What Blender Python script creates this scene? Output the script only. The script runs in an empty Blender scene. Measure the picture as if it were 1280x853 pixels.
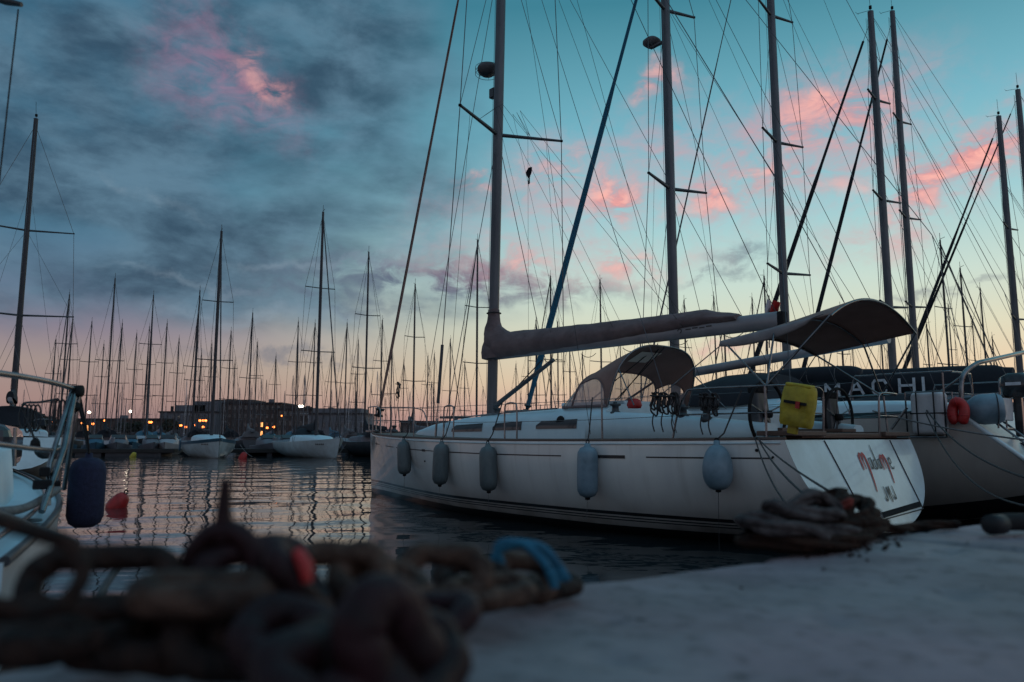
import bpy, math, random
from mathutils import Vector, Matrix, Quaternion, noise
R = math.radians
random.seed(7)
scene = bpy.context.scene
col = scene.collection
sin, cos, pi = math.sin, math.cos, math.pi

# ------------------------------------------------------------------ camera
F = 950.0; PITCH = math.atan(120.5 / F); CAMZ = 1.4
cd = bpy.data.cameras.new("camera"); cam = bpy.data.objects.new("camera", cd); col.objects.link(cam)
cam.location = (0, 0, CAMZ); cam.rotation_euler = (pi / 2 + PITCH, 0, 0)
cd.sensor_width = 36; cd.lens = 36 * F / 1280; cd.clip_end = 6000; cd.clip_start = 0.02
cd.dof.use_dof = True; cd.dof.focus_distance = 15.0; cd.dof.aperture_fstop = 2.3
scene.camera = cam
scene.view_settings.view_transform = 'Standard'; scene.view_settings.look = 'None'
scene.view_settings.exposure = 0; scene.view_settings.gamma = 1
scene.cycles.use_denoising = True
scene.cycles.max_bounces = 6; scene.cycles.glossy_bounces = 4; scene.cycles.transparent_max_bounces = 12
scene.cycles.caustics_reflective = False; scene.cycles.caustics_refractive = False
scene.cycles.sample_clamp_indirect = 4

def ray(px, py):
    u = (px - 640) / F; v = (426.5 - py) / F
    return Vector((u, cos(PITCH) - v * sin(PITCH), sin(PITCH) + v * cos(PITCH)))
def at(px, py, d):
    r = ray(px, py); k = d / r.y
    return Vector((r.x * k, d, CAMZ + r.z * k))
class Frame:
    def __init__(s, x, y, a): s.o = (x, y); s.a = a; s.c = cos(a); s.s = sin(a)
    def w(s, x, y, z): return Vector((s.o[0] + x * s.c - y * s.s, s.o[1] + x * s.s + y * s.c, z))
    def l(s, px, py, yl=None, xl=None):
        r = ray(px, py)
        ox = -s.o[0] * s.c - s.o[1] * s.s; oy = s.o[0] * s.s - s.o[1] * s.c
        rx = r.x * s.c + r.y * s.s; ry = -r.x * s.s + r.y * s.c
        k = (yl - oy) / ry if yl is not None else (xl - ox) / rx
        return Vector((ox + k * rx, oy + k * ry, CAMZ + k * r.z))

# ------------------------------------------------------------------ materials
def lin(c):
    return tuple(((v / 255) / 12.92 if v / 255 <= 0.04045 else ((v / 255 + 0.055) / 1.055) ** 2.4) for v in c) + (1,)
def mat(name, c, rough=0.5, metal=0.0, c2=None, nscale=6.0, bump=0.0, bscale=None, coat=0.0, alpha=1.0, detail=6, stretch=None, lo=.35, hi=.65):
    m = bpy.data.materials.new(name); m.use_nodes = True
    nt = m.node_tree; b = nt.nodes['Principled BSDF']
    b.inputs['Base Color'].default_value = (*c[:3], 1); b.inputs['Roughness'].default_value = rough
    b.inputs['Metallic'].default_value = metal; b.inputs['Coat Weight'].default_value = coat; b.inputs['Coat Roughness'].default_value = .06
    b.inputs['Alpha'].default_value = alpha
    if c2 is not None or bump:
        tc = nt.nodes.new('ShaderNodeTexCoord'); src = tc.outputs['Object']
        if stretch:
            mp = nt.nodes.new('ShaderNodeMapping'); mp.inputs['Scale'].default_value = stretch
            nt.links.new(src, mp.inputs['Vector']); src = mp.outputs[0]
        n = nt.nodes.new('ShaderNodeTexNoise'); n.inputs['Scale'].default_value = nscale; n.inputs['Detail'].default_value = detail
        n.inputs['Roughness'].default_value = 0.62
        nt.links.new(src, n.inputs['Vector'])
        if c2 is not None:
            mr = nt.nodes.new('ShaderNodeMapRange'); mr.inputs[1].default_value = lo; mr.inputs[2].default_value = hi
            nt.links.new(n.outputs[0], mr.inputs[0])
            mx = nt.nodes.new('ShaderNodeMix'); mx.data_type = 'RGBA'
            mx.inputs[6].default_value = (*c[:3], 1); mx.inputs[7].default_value = (*c2[:3], 1)
            nt.links.new(mr.outputs[0], mx.inputs[0]); nt.links.new(mx.outputs[2], b.inputs['Base Color'])
        if bump:
            n2 = nt.nodes.new('ShaderNodeTexNoise'); n2.inputs['Scale'].default_value = bscale or nscale * 3; n2.inputs['Detail'].default_value = 5
            nt.links.new(src, n2.inputs['Vector'])
            bp = nt.nodes.new('ShaderNodeBump'); bp.inputs['Strength'].default_value = 1; bp.inputs['Distance'].default_value = bump
            nt.links.new(n2.outputs[0], bp.inputs['Height']); nt.links.new(bp.outputs[0], b.inputs['Normal'])
    return m
def emis(name, c, s):
    m = bpy.data.materials.new(name); m.use_nodes = True; b = m.node_tree.nodes['Principled BSDF']
    b.inputs['Base Color'].default_value = (*c, 1); b.inputs['Emission Color'].default_value = (*c, 1); b.inputs['Emission Strength'].default_value = s
    return m
M = {}
M['gel_dim'] = mat('gelcoat_aged', (.56, .55, .56), .34, c2=(.36, .36, .37), nscale=1.1, stretch=(1, 1, .35))
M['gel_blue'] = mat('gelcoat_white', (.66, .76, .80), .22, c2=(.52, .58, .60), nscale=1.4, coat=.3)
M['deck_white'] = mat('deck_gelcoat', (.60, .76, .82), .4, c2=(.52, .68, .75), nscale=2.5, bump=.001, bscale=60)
M['teak'] = mat('teak', (.14, .085, .065), .6, c2=(.085, .05, .04), nscale=9, stretch=(.4, 6, 6), bump=.001)
M['deck_teak'] = mat('teak_deck', (.19, .15, .125), .7, c2=(.11, .09, .08), nscale=7, stretch=(.3, 8, 1))
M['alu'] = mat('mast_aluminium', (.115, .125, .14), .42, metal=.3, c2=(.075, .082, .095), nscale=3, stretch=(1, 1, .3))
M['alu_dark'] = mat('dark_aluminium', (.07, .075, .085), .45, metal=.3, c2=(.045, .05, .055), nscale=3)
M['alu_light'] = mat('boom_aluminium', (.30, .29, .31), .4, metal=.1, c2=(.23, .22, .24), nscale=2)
M['steel'] = mat('stainless_steel', (.24, .24, .25), .25, metal=1.0, c2=(.13, .13, .14), nscale=8)
M['wire'] = mat('rigging_wire', (.10, .105, .12), .4, metal=.5, c2=(.07, .07, .08), nscale=5)
M['line_dark'] = mat('dark_rope', (.025, .025, .03), .85, c2=(.05, .045, .045), nscale=30, bump=.001, bscale=90)
M['line_grey'] = mat('grey_rope', (.20, .19, .19), .85, c2=(.12, .11, .11), nscale=30, bump=.002, bscale=90)
M['canvas'] = mat('brown_canvas', (.23, .165, .165), .85, c2=(.125, .088, .09), nscale=2.2, bump=.05, bscale=4.5, lo=.3, hi=.7)
M['canvas_dark'] = mat('dark_brown_canvas', (.44, .275, .24), .85, c2=(.30, .19, .165), nscale=2.0, bump=.015, bscale=3.5)
M['canvas_navy'] = mat('navy_canvas', (.009, .012, .019), .85, c2=(.015, .018, .026), nscale=2.4, bump=.02, bscale=3)
M['canvas_grey'] = mat('grey_canvas', (.16, .15, .16), .8, c2=(.10, .10, .11), nscale=2)
M['flap'] = mat('painted_lit_flap', (.32, .29, .30), .7, c2=(.22, .20, .21), nscale=4)  # pale tone stands for light on the canopy's port side
M['clear'] = mat('clear_vinyl', (.62, .46, .44), .2, c2=(.5, .37, .36), nscale=3, alpha=.62)
M['glass_dark'] = mat('smoked_glass', (.03, .03, .035), .08, c2=(.045, .04, .045), nscale=2)
M['black'] = mat('black_plastic', (.012, .012, .014), .8, c2=(.02, .02, .022), nscale=12)
M['stripe'] = mat('dark_stripe', (.02, .018, .022), .4, c2=(.03, .026, .03), nscale=6)
M['antifoul'] = mat('antifoul', (.008, .008, .010), .6, c2=(.015, .015, .018), nscale=4)
M['fender'] = mat('fender_vinyl', (.115, .145, .155), .5, c2=(.07, .09, .10), nscale=5, stretch=(1, 1, .5), bump=.002)
M['fender_blue'] = mat('pale_blue_fender', (.20, .29, .36), .42, c2=(.12, .19, .24), nscale=4, bump=.002)
M['fender_navy'] = mat('navy_fender_cover', (.020, .022, .062), .85, c2=(.012, .013, .038), nscale=40, bump=.003, bscale=120)
M['letters'] = mat('letter_fabric', (.72, .73, .76), .7, c2=(.55, .56, .60), nscale=9)
M['red'] = mat('red_vinyl', (.48, .02, .02), .5, c2=(.30, .012, .012), nscale=8)
M['red_ink'] = mat('red_lettering', (.55, .03, .035), .4, c2=(.40, .02, .03), nscale=9)
M['ink'] = mat('black_lettering', (.03, .03, .04), .4, c2=(.05, .05, .06), nscale=9)
M['yellow'] = mat('yellow_bag', (.52, .40, .03), .6, c2=(.30, .23, .02), nscale=5, bump=.02, bscale=7)
M['raft'] = mat('raft_canister', (.60, .60, .62), .5, c2=(.48, .48, .50), nscale=4)
M['motor'] = mat('outboard_black', (.015, .017, .022), .25, c2=(.025, .026, .03), nscale=6, coat=.4)
M['rust'] = mat('rusty_iron', (.040, .020, .015), .7, c2=(.009, .006, .006), nscale=30, bump=.012, bscale=60)
M['rust_tan'] = mat('worn_iron', (.115, .064, .046), .65, c2=(.028, .016, .013), nscale=26, bump=.012, bscale=60)
M['rust_plum'] = mat('painted_iron', (.032, .010, .013), .55, c2=(.012, .005, .006), nscale=16, bump=.005, bscale=40)
M['rope_old'] = mat('weathered_rope', (.115, .10, .10), .95, c2=(.035, .028, .030), nscale=20, bump=.02, bscale=50)
M['rope_brown'] = mat('brown_rope', (.040, .019, .013), .95, c2=(.014, .009, .008), nscale=18, bump=.02, bscale=50)
M['rope_blue'] = mat('blue_rope', (.02, .17, .28), .8, c2=(.012, .09, .16), nscale=30, bump=.01, bscale=70)
M['tree'] = mat('foliage', (.012, .018, .014), .9, c2=(.03, .035, .022), nscale=.8)
M['bark'] = mat('bark', (.03, .024, .02), .9, c2=(.02, .016, .014), nscale=5)
M['far_white'] = mat('far_white', (.45, .44, .47), .5, c2=(.30, .30, .33), nscale=.8)
M['far_blue'] = mat('far_blue', (.05, .13, .20), .5, c2=(.03, .09, .14), nscale=.8)
M['far_dark'] = mat('far_dark', (.03, .032, .04), .6, c2=(.05, .05, .06), nscale=.8)
M['far_grey'] = mat('far_grey', (.18, .18, .21), .6, c2=(.12, .12, .14), nscale=.8)
M['far_mast'] = mat('far_mast', (.045, .042, .052), .6, c2=(.03, .03, .036), nscale=2)
M['pontoon'] = mat('pontoon', (.035, .030, .030), .8, c2=(.02, .018, .018), nscale=1.5)
M['stoneA'] = mat('old_stone_wall', (.085, .065, .062), .9, c2=(.055, .042, .042), nscale=.25)
M['stoneB'] = mat('grey_render_wall', (.16, .165, .19), .9, c2=(.11, .115, .135), nscale=.2)
M['roof'] = mat('far_roof', (.05, .045, .05), .9, c2=(.035, .03, .035), nscale=.3)
M['pane'] = mat('far_pane_painted_sky', (.015, .016, .02), .12, c2=(.12, .12, .13), nscale=1)  # paler tone puts a sky reflection into the pane colour
M['pane_lit'] = emis('lit_pane', (1.0, .40, .12), 2.2)
M['land'] = mat('land', (.035, .03, .028), .9, c2=(.022, .02, .02), nscale=.1)
M['lamp_orange'] = emis('sodium_lamp', (1.0, .22, .045), 5.5)
M['lamp_white'] = emis('white_lamp', (1.0, .86, .66), 9)
M['red_dull'] = mat('faded_red', (.22, .03, .02), .9, c2=(.10, .02, .015), nscale=30)
M['green'] = mat('green_cloth', (.01, .07, .06), .8, c2=(.02, .05, .05), nscale=5)
M['flag_red'] = M['red']

def translucent(name, c, f):
    m = M[name]; nt = m.node_tree; b = nt.nodes['Principled BSDF']; out = nt.nodes['Material Output']
    t = nt.nodes.new('ShaderNodeBsdfTranslucent'); t.inputs[0].default_value = (*c, 1); mx = nt.nodes.new('ShaderNodeMixShader'); mx.inputs[0].default_value = f
    nt.links.new(b.outputs[0], mx.inputs[1]); nt.links.new(t.outputs[0], mx.inputs[2]); nt.links.new(mx.outputs[0], out.inputs[0])
translucent('canvas_dark', (.32, .17, .14), .30)
for k in ('rust', 'rust_tan', 'rust_plum', 'rope_old', 'rope_brown', 'black'): M[k].node_tree.nodes['Principled BSDF'].inputs['Specular IOR Level'].default_value = .2
# hull of the main yacht: antifoul and boot stripes are paint at fixed heights
def hull_paint(grime=True):
    m = mat('hull_paint', (.80, .79, .76), .35, c2=(.68, .67, .66), nscale=1.3, stretch=(1, 1, .22), coat=.9)
    nt = m.node_tree; b = nt.nodes['Principled BSDF']
    src = b.inputs['Base Color'].links[0].from_socket
    tc = nt.nodes.new('ShaderNodeTexCoord'); sp = nt.nodes.new('ShaderNodeSeparateXYZ'); nt.links.new(tc.outputs['Object'], sp.inputs[0])
    def mth(op, a, c=None):
        n = nt.nodes.new('ShaderNodeMath'); n.operation = op
        for i, q in enumerate((a, c)):
            if q is None: continue
            if isinstance(q, (int, float)): n.inputs[i].default_value = q
            else: nt.links.new(q, n.inputs[i])
        return n.outputs[0]
    z = sp.outputs[2]; x = sp.outputs[0]
    def band(lo, hi): return mth('MULTIPLY', mth('GREATER_THAN', z, lo), mth('LESS_THAN', z, hi))
    st = mth('ADD', mth('ADD', band(.215, .232), band(.256, .274)), band(.300, .350))
    st = mth('MULTIPLY', st, mth('GREATER_THAN', x, .95))
    tot = mth('MINIMUM', mth('ADD', st, mth('LESS_THAN', z, .13)), 1)
    def nz(sc, sx, sy, sz, det):
        mp = nt.nodes.new('ShaderNodeMapping'); mp.inputs['Scale'].default_value = (sx, sy, sz); nt.links.new(tc.outputs['Object'], mp.inputs[0])
        n = nt.nodes.new('ShaderNodeTexNoise'); n.inputs['Scale'].default_value = sc; n.inputs['Detail'].default_value = det; nt.links.new(mp.outputs[0], n.inputs['Vector']); return n.outputs[0]
    def rng(v, a, c, d, e):
        n = nt.nodes.new('ShaderNodeMapRange'); n.interpolation_type = 'SMOOTHSTEP'
        nt.links.new(v, n.inputs[0])
        for i_, q_ in enumerate((a, c, d, e)): n.inputs[i_ + 1].default_value = q_
        return n.outputs[0]
    drip = mth('MULTIPLY', rng(nz(6, 1, .3, .07, 4), .54, .74, 0, .26), rng(z, .3, 1.3, .4, 1))
    tide = mth('MULTIPLY', rng(z, .62, .16, 0, .6), rng(nz(2.5, 1, 1, .6, 5), .35, .65, .3, 1))
    gm = nt.nodes.new('ShaderNodeMix'); gm.data_type = 'RGBA'; nt.links.new(mth('MAXIMUM', drip, tide), gm.inputs[0]); nt.links.new(src, gm.inputs[6]); gm.inputs[7].default_value = (.30, .26, .22, 1)
    src = gm.outputs[2]
    mx = nt.nodes.new('ShaderNodeMix'); mx.data_type = 'RGBA'
    nt.links.new(tot, mx.inputs[0]); nt.links.new(src, mx.inputs[6]); mx.inputs[7].default_value = (.010, .009, .012, 1)
    nt.links.new(mx.outputs[2], b.inputs['Base Color'])
    return m
M['hull'] = hull_paint()

def water_mat():
    m = bpy.data.materials.new('harbour_water'); m.use_nodes = True; nt = m.node_tree; b = nt.nodes['Principled BSDF']
    b.inputs['Base Color'].default_value = (.022, .030, .034, 1); b.inputs['Roughness'].default_value = .03
    b.inputs['IOR'].default_value = 1.55
    tc = nt.nodes.new('ShaderNodeTexCoord')
    def nz(scale, sx, sy, det, rot=0):
        mp = nt.nodes.new('ShaderNodeMapping'); mp.inputs['Scale'].default_value = (sx, sy, 1); mp.inputs['Rotation'].default_value = (0, 0, rot)
        nt.links.new(tc.outputs['Object'], mp.inputs[0])
        n = nt.nodes.new('ShaderNodeTexNoise'); n.inputs['Scale'].default_value = scale; n.inputs['Detail'].default_value = det; n.inputs['Roughness'].default_value = .5
        nt.links.new(mp.outputs[0], n.inputs['Vector']); return n.outputs[0]
    a = nz(.55, 1, 1.25, 1, .3); c = nz(2.1, .8, 1.3, 2, -.2); d = nz(.05, 1, 1, 2)
    mr = nt.nodes.new('ShaderNodeMapRange'); mr.inputs[1].default_value = .35; mr.inputs[2].default_value = .65; mr.inputs[3].default_value = .5; mr.inputs[4].default_value = 1.3
    nt.links.new(d, mr.inputs[0])
    b1 = nt.nodes.new('ShaderNodeBump'); b1.inputs['Distance'].default_value = .055; nt.links.new(a, b1.inputs['Height'])
    b2 = nt.nodes.new('ShaderNodeBump'); b2.inputs['Distance'].default_value = .010; nt.links.new(c, b2.inputs['Height'])
    nt.links.new(mr.outputs[0], b2.inputs['Strength'])
    nt.links.new(b1.outputs[0], b2.inputs['Normal']); nt.links.new(b2.outputs[0], b.inputs['Normal'])
    return m
M['water'] = water_mat()

def stone_mat():
    m = bpy.data.materials.new('quay_stone'); m.use_nodes = True; nt = m.node_tree; b = nt.nodes['Principled BSDF']
    b.inputs['Roughness'].default_value = .8
    tc = nt.nodes.new('ShaderNodeTexCoord')
    def nz(s, d):
        n = nt.nodes.new('ShaderNodeTexNoise'); n.inputs['Scale'].default_value = s; n.inputs['Detail'].default_value = d; nt.links.new(tc.outputs['Object'], n.inputs['Vector']); return n.outputs[0]
    def ramp(f, els):
        r = nt.nodes.new('ShaderNodeValToRGB'); e = r.color_ramp.elements
        e[0].position, e[0].color = els[0][0], (*els[0][1], 1); e[1].position, e[1].color = els[-1][0], (*els[-1][1], 1)
        for p, c in els[1:-1]: k = e.new(p); k.color = (*c, 1)
        nt.links.new(f, r.inputs[0]); return r.outputs[0]
    def mixc(mode, f, a, c):
        x = nt.nodes.new('ShaderNodeMix'); x.data_type = 'RGBA'; x.blend_type = mode
        if isinstance(f, float): x.inputs[0].default_value = f
        else: nt.links.new(f, x.inputs[0])
        nt.links.new(a, x.inputs[6]); nt.links.new(c, x.inputs[7]); return x.outputs[2]
    base = ramp(nz(2.2, 9), [(.26, (.17, .145, .15)), (.45, (.235, .205, .215)), (.60, (.275, .245, .255)), (.78, (.35, .315, .33))])
    fine = ramp(nz(26, 8), [(.33, (.6, .6, .6)), (.46, (1, 1, 1)), (.75, (1.12, 1.12, 1.12))])
    purple = ramp(nz(1.3, 3), [(.42, (1, 1, 1)), (.62, (1.05, .86, .92))])
    cc = mixc('MULTIPLY', .85, base, fine); cc = mixc('MULTIPLY', 1.0, cc, purple)
    vo = nt.nodes.new('ShaderNodeTexVoronoi'); vo.inputs['Scale'].default_value = 8; vo.inputs['Randomness'].default_value = 1; nt.links.new(tc.outputs['Object'], vo.inputs['Vector'])
    cc = mixc('MULTIPLY', 1.0, cc, ramp(vo.outputs['Distance'], [(.045, (.25, .23, .24)), (.10, (1, 1, 1))]))
    cc = mixc('MULTIPLY', .8, cc, ramp(nz(5, 4), [(.34, (.72, .70, .71)), (.5, (1, 1, 1))]))
    nt.links.new(cc, b.inputs['Base Color'])
    bp = nt.nodes.new('ShaderNodeBump'); bp.inputs['Distance'].default_value = .0035; nt.links.new(nz(38, 8), bp.inputs['Height']); nt.links.new(bp.outputs[0], b.inputs['Normal'])
    return m
M['stone'] = stone_mat()

# ------------------------------------------------------------------ mesh builder
class MB:
    def __init__(s): s.v = []; s.f = []; s.s = []
    def add(s, vs, fs, sm=True):
        o = len(s.v); s.v += [tuple(v) for v in vs]
        for f in fs: s.f.append(tuple(i + o for i in f)); s.s.append(sm)
        return s
    def loft(s, rings, closed=True, cap=False, sm=True):
        n = len(rings[0]); vs = [p for r in rings for p in r]; fs = []
        m = n if closed else n - 1
        for i in range(len(rings) - 1):
            for j in range(m):
                k = (j + 1) % n
                fs.append((i * n + j, i * n + k, (i + 1) * n + k, (i + 1) * n + j))
        s.add(vs, fs, sm)
        if cap:
            s.add(rings[0], [tuple(range(n))[::-1]], False); s.add(rings[-1], [tuple(range(n))], False)
        return s
    def tube(s, pts, r, n=8, cap=True, flat=1.0, loop=False):
        pts = [Vector(p) for p in pts]; N = len(pts)
        rr = r if isinstance(r, (list, tuple)) else [r] * N
        tang = []
        for i in range(N):
            if loop: t = pts[(i + 1) % N] - pts[i - 1]
            else: t = pts[min(i + 1, N - 1)] - pts[max(i - 1, 0)]
            if t.length < 1e-9: t = Vector((0, 0, 1))
            tang.append(t.normalized())
        up = Vector((0, 0, 1)) if abs(tang[0].z) < .9 else Vector((1, 0, 0))
        nrm = (up - tang[0] * up.dot(tang[0])).normalized(); rings = []
        for i in range(N):
            if i: nrm = (nrm - tang[i] * nrm.dot(tang[i])).normalized()
            bi = tang[i].cross(nrm)
            rings.append([pts[i] + (nrm * cos(2 * pi * k / n) * flat + bi * sin(2 * pi * k / n)) * rr[i] for k in range(n)])
        if loop:
            rings.append(rings[0]); cap = False
        return s.loft(rings, True, cap)
    def box(s, c, sz, rot=None, sm=False):
        c = Vector(c); x, y, z = [q / 2 for q in sz]
        vs = [Vector((a * x, b * y, d * z)) for a in (-1, 1) for b in (-1, 1) for d in (-1, 1)]
        if rot: vs = [rot @ v for v in vs]
        return s.add([v + c for v in vs], [(0, 1, 3, 2), (4, 6, 7, 5), (0, 4, 5, 1), (2, 3, 7, 6), (0, 2, 6, 4), (1, 5, 7, 3)], sm)
    def lathe(s, prof, c=(0, 0, 0), axis=None, n=20, sq=1.0):
        q = Vector((0, 0, 1)).rotation_difference(Vector(axis).normalized()) if axis else Quaternion()
        rings = [[Vector(c) + q @ Vector((r * cos(2 * pi * k / n), r * sq * sin(2 * pi * k / n), z)) for k in range(n)] for r, z in prof]
        return s.loft(rings, True, False)
    def grid(s, fn, nu, nv, sm=True):
        vs = [fn(i / nu, j / nv) for i in range(nu + 1) for j in range(nv + 1)]
        fs = [(i * (nv + 1) + j, (i + 1) * (nv + 1) + j, (i + 1) * (nv + 1) + j + 1, i * (nv + 1) + j + 1) for i in range(nu) for j in range(nv)]
        return s.add(vs, fs, sm)
    def build(s, name, m, parent=None, bevel=0, thick=0, sub=0):
        me = bpy.data.meshes.new(name); me.from_pydata(s.v, [], s.f); me.update()
        me.polygons.foreach_set('use_smooth', s.s)
        o = bpy.data.objects.new(name, me); col.objects.link(o)
        me.materials.append(M[m] if isinstance(m, str) else m)
        if parent: o.parent = parent
        if thick: d = o.modifiers.new('solid', 'SOLIDIFY'); d.thickness = thick; d.offset = 0
        if bevel: d = o.modifiers.new('bevel', 'BEVEL'); d.width = bevel; d.segments = 3; d.limit_method = 'ANGLE'
        if sub: d = o.modifiers.new('sub', 'SUBSURF'); d.levels = sub; d.render_levels = sub
        return o
def tag(o, label=None, cat=None, group=None, kind=None):
    if label: o['label'] = label
    if cat: o['category'] = cat
    if group: o['group'] = group
    if kind: o['kind'] = kind
    return o
def empty(name, loc, rz, label, cat, group=None):
    o = bpy.data.objects.new(name, None); col.objects.link(o); o.location = loc; o.rotation_euler = (0, 0, rz); o.empty_display_size = .2
    return tag(o, label, cat, group)
def copy_tree(o, parent=None):
    c = o.copy(); col.objects.link(c); c.parent = parent
    for ch in [q for q in bpy.data.objects if q.parent == o]: copy_tree(ch, c)
    return c
def smooth(pts, k=6, loop=False):
    pts = [Vector(p) for p in pts]; n = len(pts); out = []
    rng = range(n) if loop else range(n - 1)
    for i in rng:
        p0 = pts[i - 1] if (i or loop) else pts[0]; p1 = pts[i]; p2 = pts[(i + 1) % n]; p3 = pts[(i + 2) % n] if (loop or i + 2 < n) else pts[-1]
        for j in range(k):
            t = j / k
            out.append(.5 * ((2 * p1) + (p2 - p0) * t + (2 * p0 - 5 * p1 + 4 * p2 - p3) * t * t + (3 * p1 - p0 - 3 * p2 + p3) * t ** 3))
    if not loop: out.append(pts[-1])
    return out
def sag(a, b, d, n=14):
    a, b = Vector(a), Vector(b)
    return [a.lerp(b, i / n) - Vector((0, 0, d * 4 * (i / n) * (1 - i / n))) for i in range(n + 1)]
def T(name, pts, r, m, parent=None, n=6, **k): return MB().tube(pts, r, n, **k).build(name, m, parent)

# ------------------------------------------------------------------ sky
def build_world():
    w = bpy.data.worlds.new("World"); scene.world = w; w.use_nodes = True; nt = w.node_tree; N = nt.nodes; Lk = nt.links
    bg = N['Background']; bg.inputs[1].default_value = 1.0
    def val(s, i, q):
        if q is None: return
        if hasattr(q, 'is_linked') or hasattr(q, 'links'): Lk.new(q, s.inputs[i])
        else: s.inputs[i].default_value = q
    def mt(op, a, b=None, c=None, clamp=False):
        n = N.new('ShaderNodeMath'); n.operation = op; n.use_clamp = clamp
        val(n, 0, a); val(n, 1, b); val(n, 2, c); return n.outputs[0]
    def mr(x, a, b, c=0., d=1., st='SMOOTHSTEP'):
        n = N.new('ShaderNodeMapRange'); n.interpolation_type = st
        for i, q in enumerate((x, a, b, c, d)): val(n, i, q)
        return n.outputs[0]
    def mix(f, a, b, mode='MIX'):
        n = N.new('ShaderNodeMix'); n.data_type = 'RGBA'; n.blend_type = mode; val(n, 0, f)
        val(n, 6, a); val(n, 7, b); return n.outputs[2]
    def comb(x, y, z=0.):
        n = N.new('ShaderNodeCombineXYZ'); val(n, 0, x); val(n, 1, y); val(n, 2, z); return n.outputs[0]
    def noi(v, s, det=6, rough=.55, dist=0., colr=False):
        n = N.new('ShaderNodeTexNoise'); n.inputs['Scale'].default_value = s; n.inputs['Detail'].default_value = det
        n.inputs['Roughness'].default_value = rough; n.inputs['Distortion'].default_value = dist; Lk.new(v, n.inputs['Vector'])
        return n.outputs[1] if colr else n.outputs[0]
    def ramp(x, els):
        r = N.new('ShaderNodeValToRGB'); e = r.color_ramp.elements
        e[0].position = els[0][0]; e[0].color = lin(els[0][1]); e[1].position = els[-1][0]; e[1].color = lin(els[-1][1])
        for p, c in els[1:-1]: e.new(p).color = lin(c)
        Lk.new(x, r.inputs[0]); return r.outputs[0]
    tc = N.new('ShaderNodeTexCoord'); sp = N.new('ShaderNodeSeparateXYZ'); Lk.new(tc.outputs['Generated'], sp.inputs[0])
    X, Y, Z = sp.outputs
    DEG = 180 / pi
    az = mt('MULTIPLY', mt('ARCTAN2', X, Y), DEG)
    el = mt('MULTIPLY', mt('ARCSINE', mt('MINIMUM', mt('MAXIMUM', Z, -1.), 1.)), DEG)
    ela = mt('MAXIMUM', el, 0.)
    e90 = mt('DIVIDE', ela, 90.)
    q = lambda d: d / 90
    rightR = ramp(e90, [(0, (176, 134, 132)), (q(1.8), (192, 154, 142)), (q(4), (208, 186, 158)), (q(7.5), (202, 202, 178)), (q(11), (184, 204, 194)), (q(16), (146, 190, 196)), (q(22), (108, 168, 184)), (q(31), (56, 120, 138)), (q(45), (84, 146, 168)), (1, (104, 164, 190))])
    leftR = ramp(e90, [(0, (128, 104, 108)), (q(2.5), (150, 124, 120)), (q(5), (150, 134, 130)), (q(7.2), (126, 118, 132)), (q(9.5), (92, 110, 132)), (q(14), (70, 112, 136)), (q(20), (62, 112, 138)), (q(31), (52, 102, 128)), (q(45), (84, 146, 168)), (1, (104, 164, 190))])
    rear = ramp(e90, [(0, (152, 144, 148)), (q(6), (164, 156, 160)), (q(16), (160, 162, 174)), (q(40), (124, 154, 180)), (1, (104, 164, 190))])
    fr = mr(az, -30., 8.)
    sky = mix(fr, leftR, rightR)
    absaz = mt('ABSOLUTE', mt('SUBTRACT', az, 8.))
    sky = mix(mr(absaz, 48., 110.), sky, rear)
    # grey-blue bank over the left, fibres running down to the right
    pc0 = comb(az, mt('MULTIPLY', el, 1.35))
    wob = noi(pc0, .045, 4, .55)
    mp = N.new('ShaderNodeMapping'); mp.inputs['Rotation'].default_value = (0, 0, R(17)); mp.inputs['Scale'].default_value = (.070, .112, 1); Lk.new(pc0, mp.inputs[0])
    n1 = noi(mp.outputs[0], .95, 8, .52, .35)
    n2 = noi(mp.outputs[0], 1.7, 9, .60, .15)
    lm = mr(mt('ADD', az, mt('MULTIPLY', mt('SUBTRACT', wob, .5), 44.)), 5., -17.)
    lm = mt('MULTIPLY', lm, mr(mt('ADD', el, mt('MULTIPLY', mt('SUBTRACT', n1, .5), 9.)), 7.5, 10.5))
    body = mr(mt('ADD', n1, mt('MULTIPLY', lm, .14)), .38, .70)
    bank = mt('MULTIPLY', lm, body)
    shade = mix(mr(n2, .33, .68), lin((44, 66, 86)), lin((88, 118, 138)))
    sky = mix(mt('MULTIPLY', bank, .90), sky, shade)
    # coordinates in degrees, wobbled, for single clouds
    pc = comb(az, el)
    dn = noi(pc, .16, 6, .62, 0, True)
    sb = N.new('ShaderNodeVectorMath'); sb.operation = 'SUBTRACT'; Lk.new(dn, sb.inputs[0]); sb.inputs[1].default_value = (.5, .5, .5)
    sc_ = N.new('ShaderNodeVectorMath'); sc_.operation = 'SCALE'; Lk.new(sb.outputs[0], sc_.inputs[0]); sc_.inputs['Scale'].default_value = 6.5
    ad = N.new('ShaderNodeVectorMath'); Lk.new(pc, ad.inputs[0]); Lk.new(sc_.outputs[0], ad.inputs[1]); pw = ad.outputs[0]
    mp2 = N.new('ShaderNodeMapping'); mp2.inputs['Rotation'].default_value = (0, 0, R(-28)); mp2.inputs['Scale'].default_value = (.55, 1.2, 1); Lk.new(pc, mp2.inputs[0])
    tex = noi(mp2.outputs[0], .55, 7, .62, .6); texm = mr(tex, .34, .54)
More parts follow.
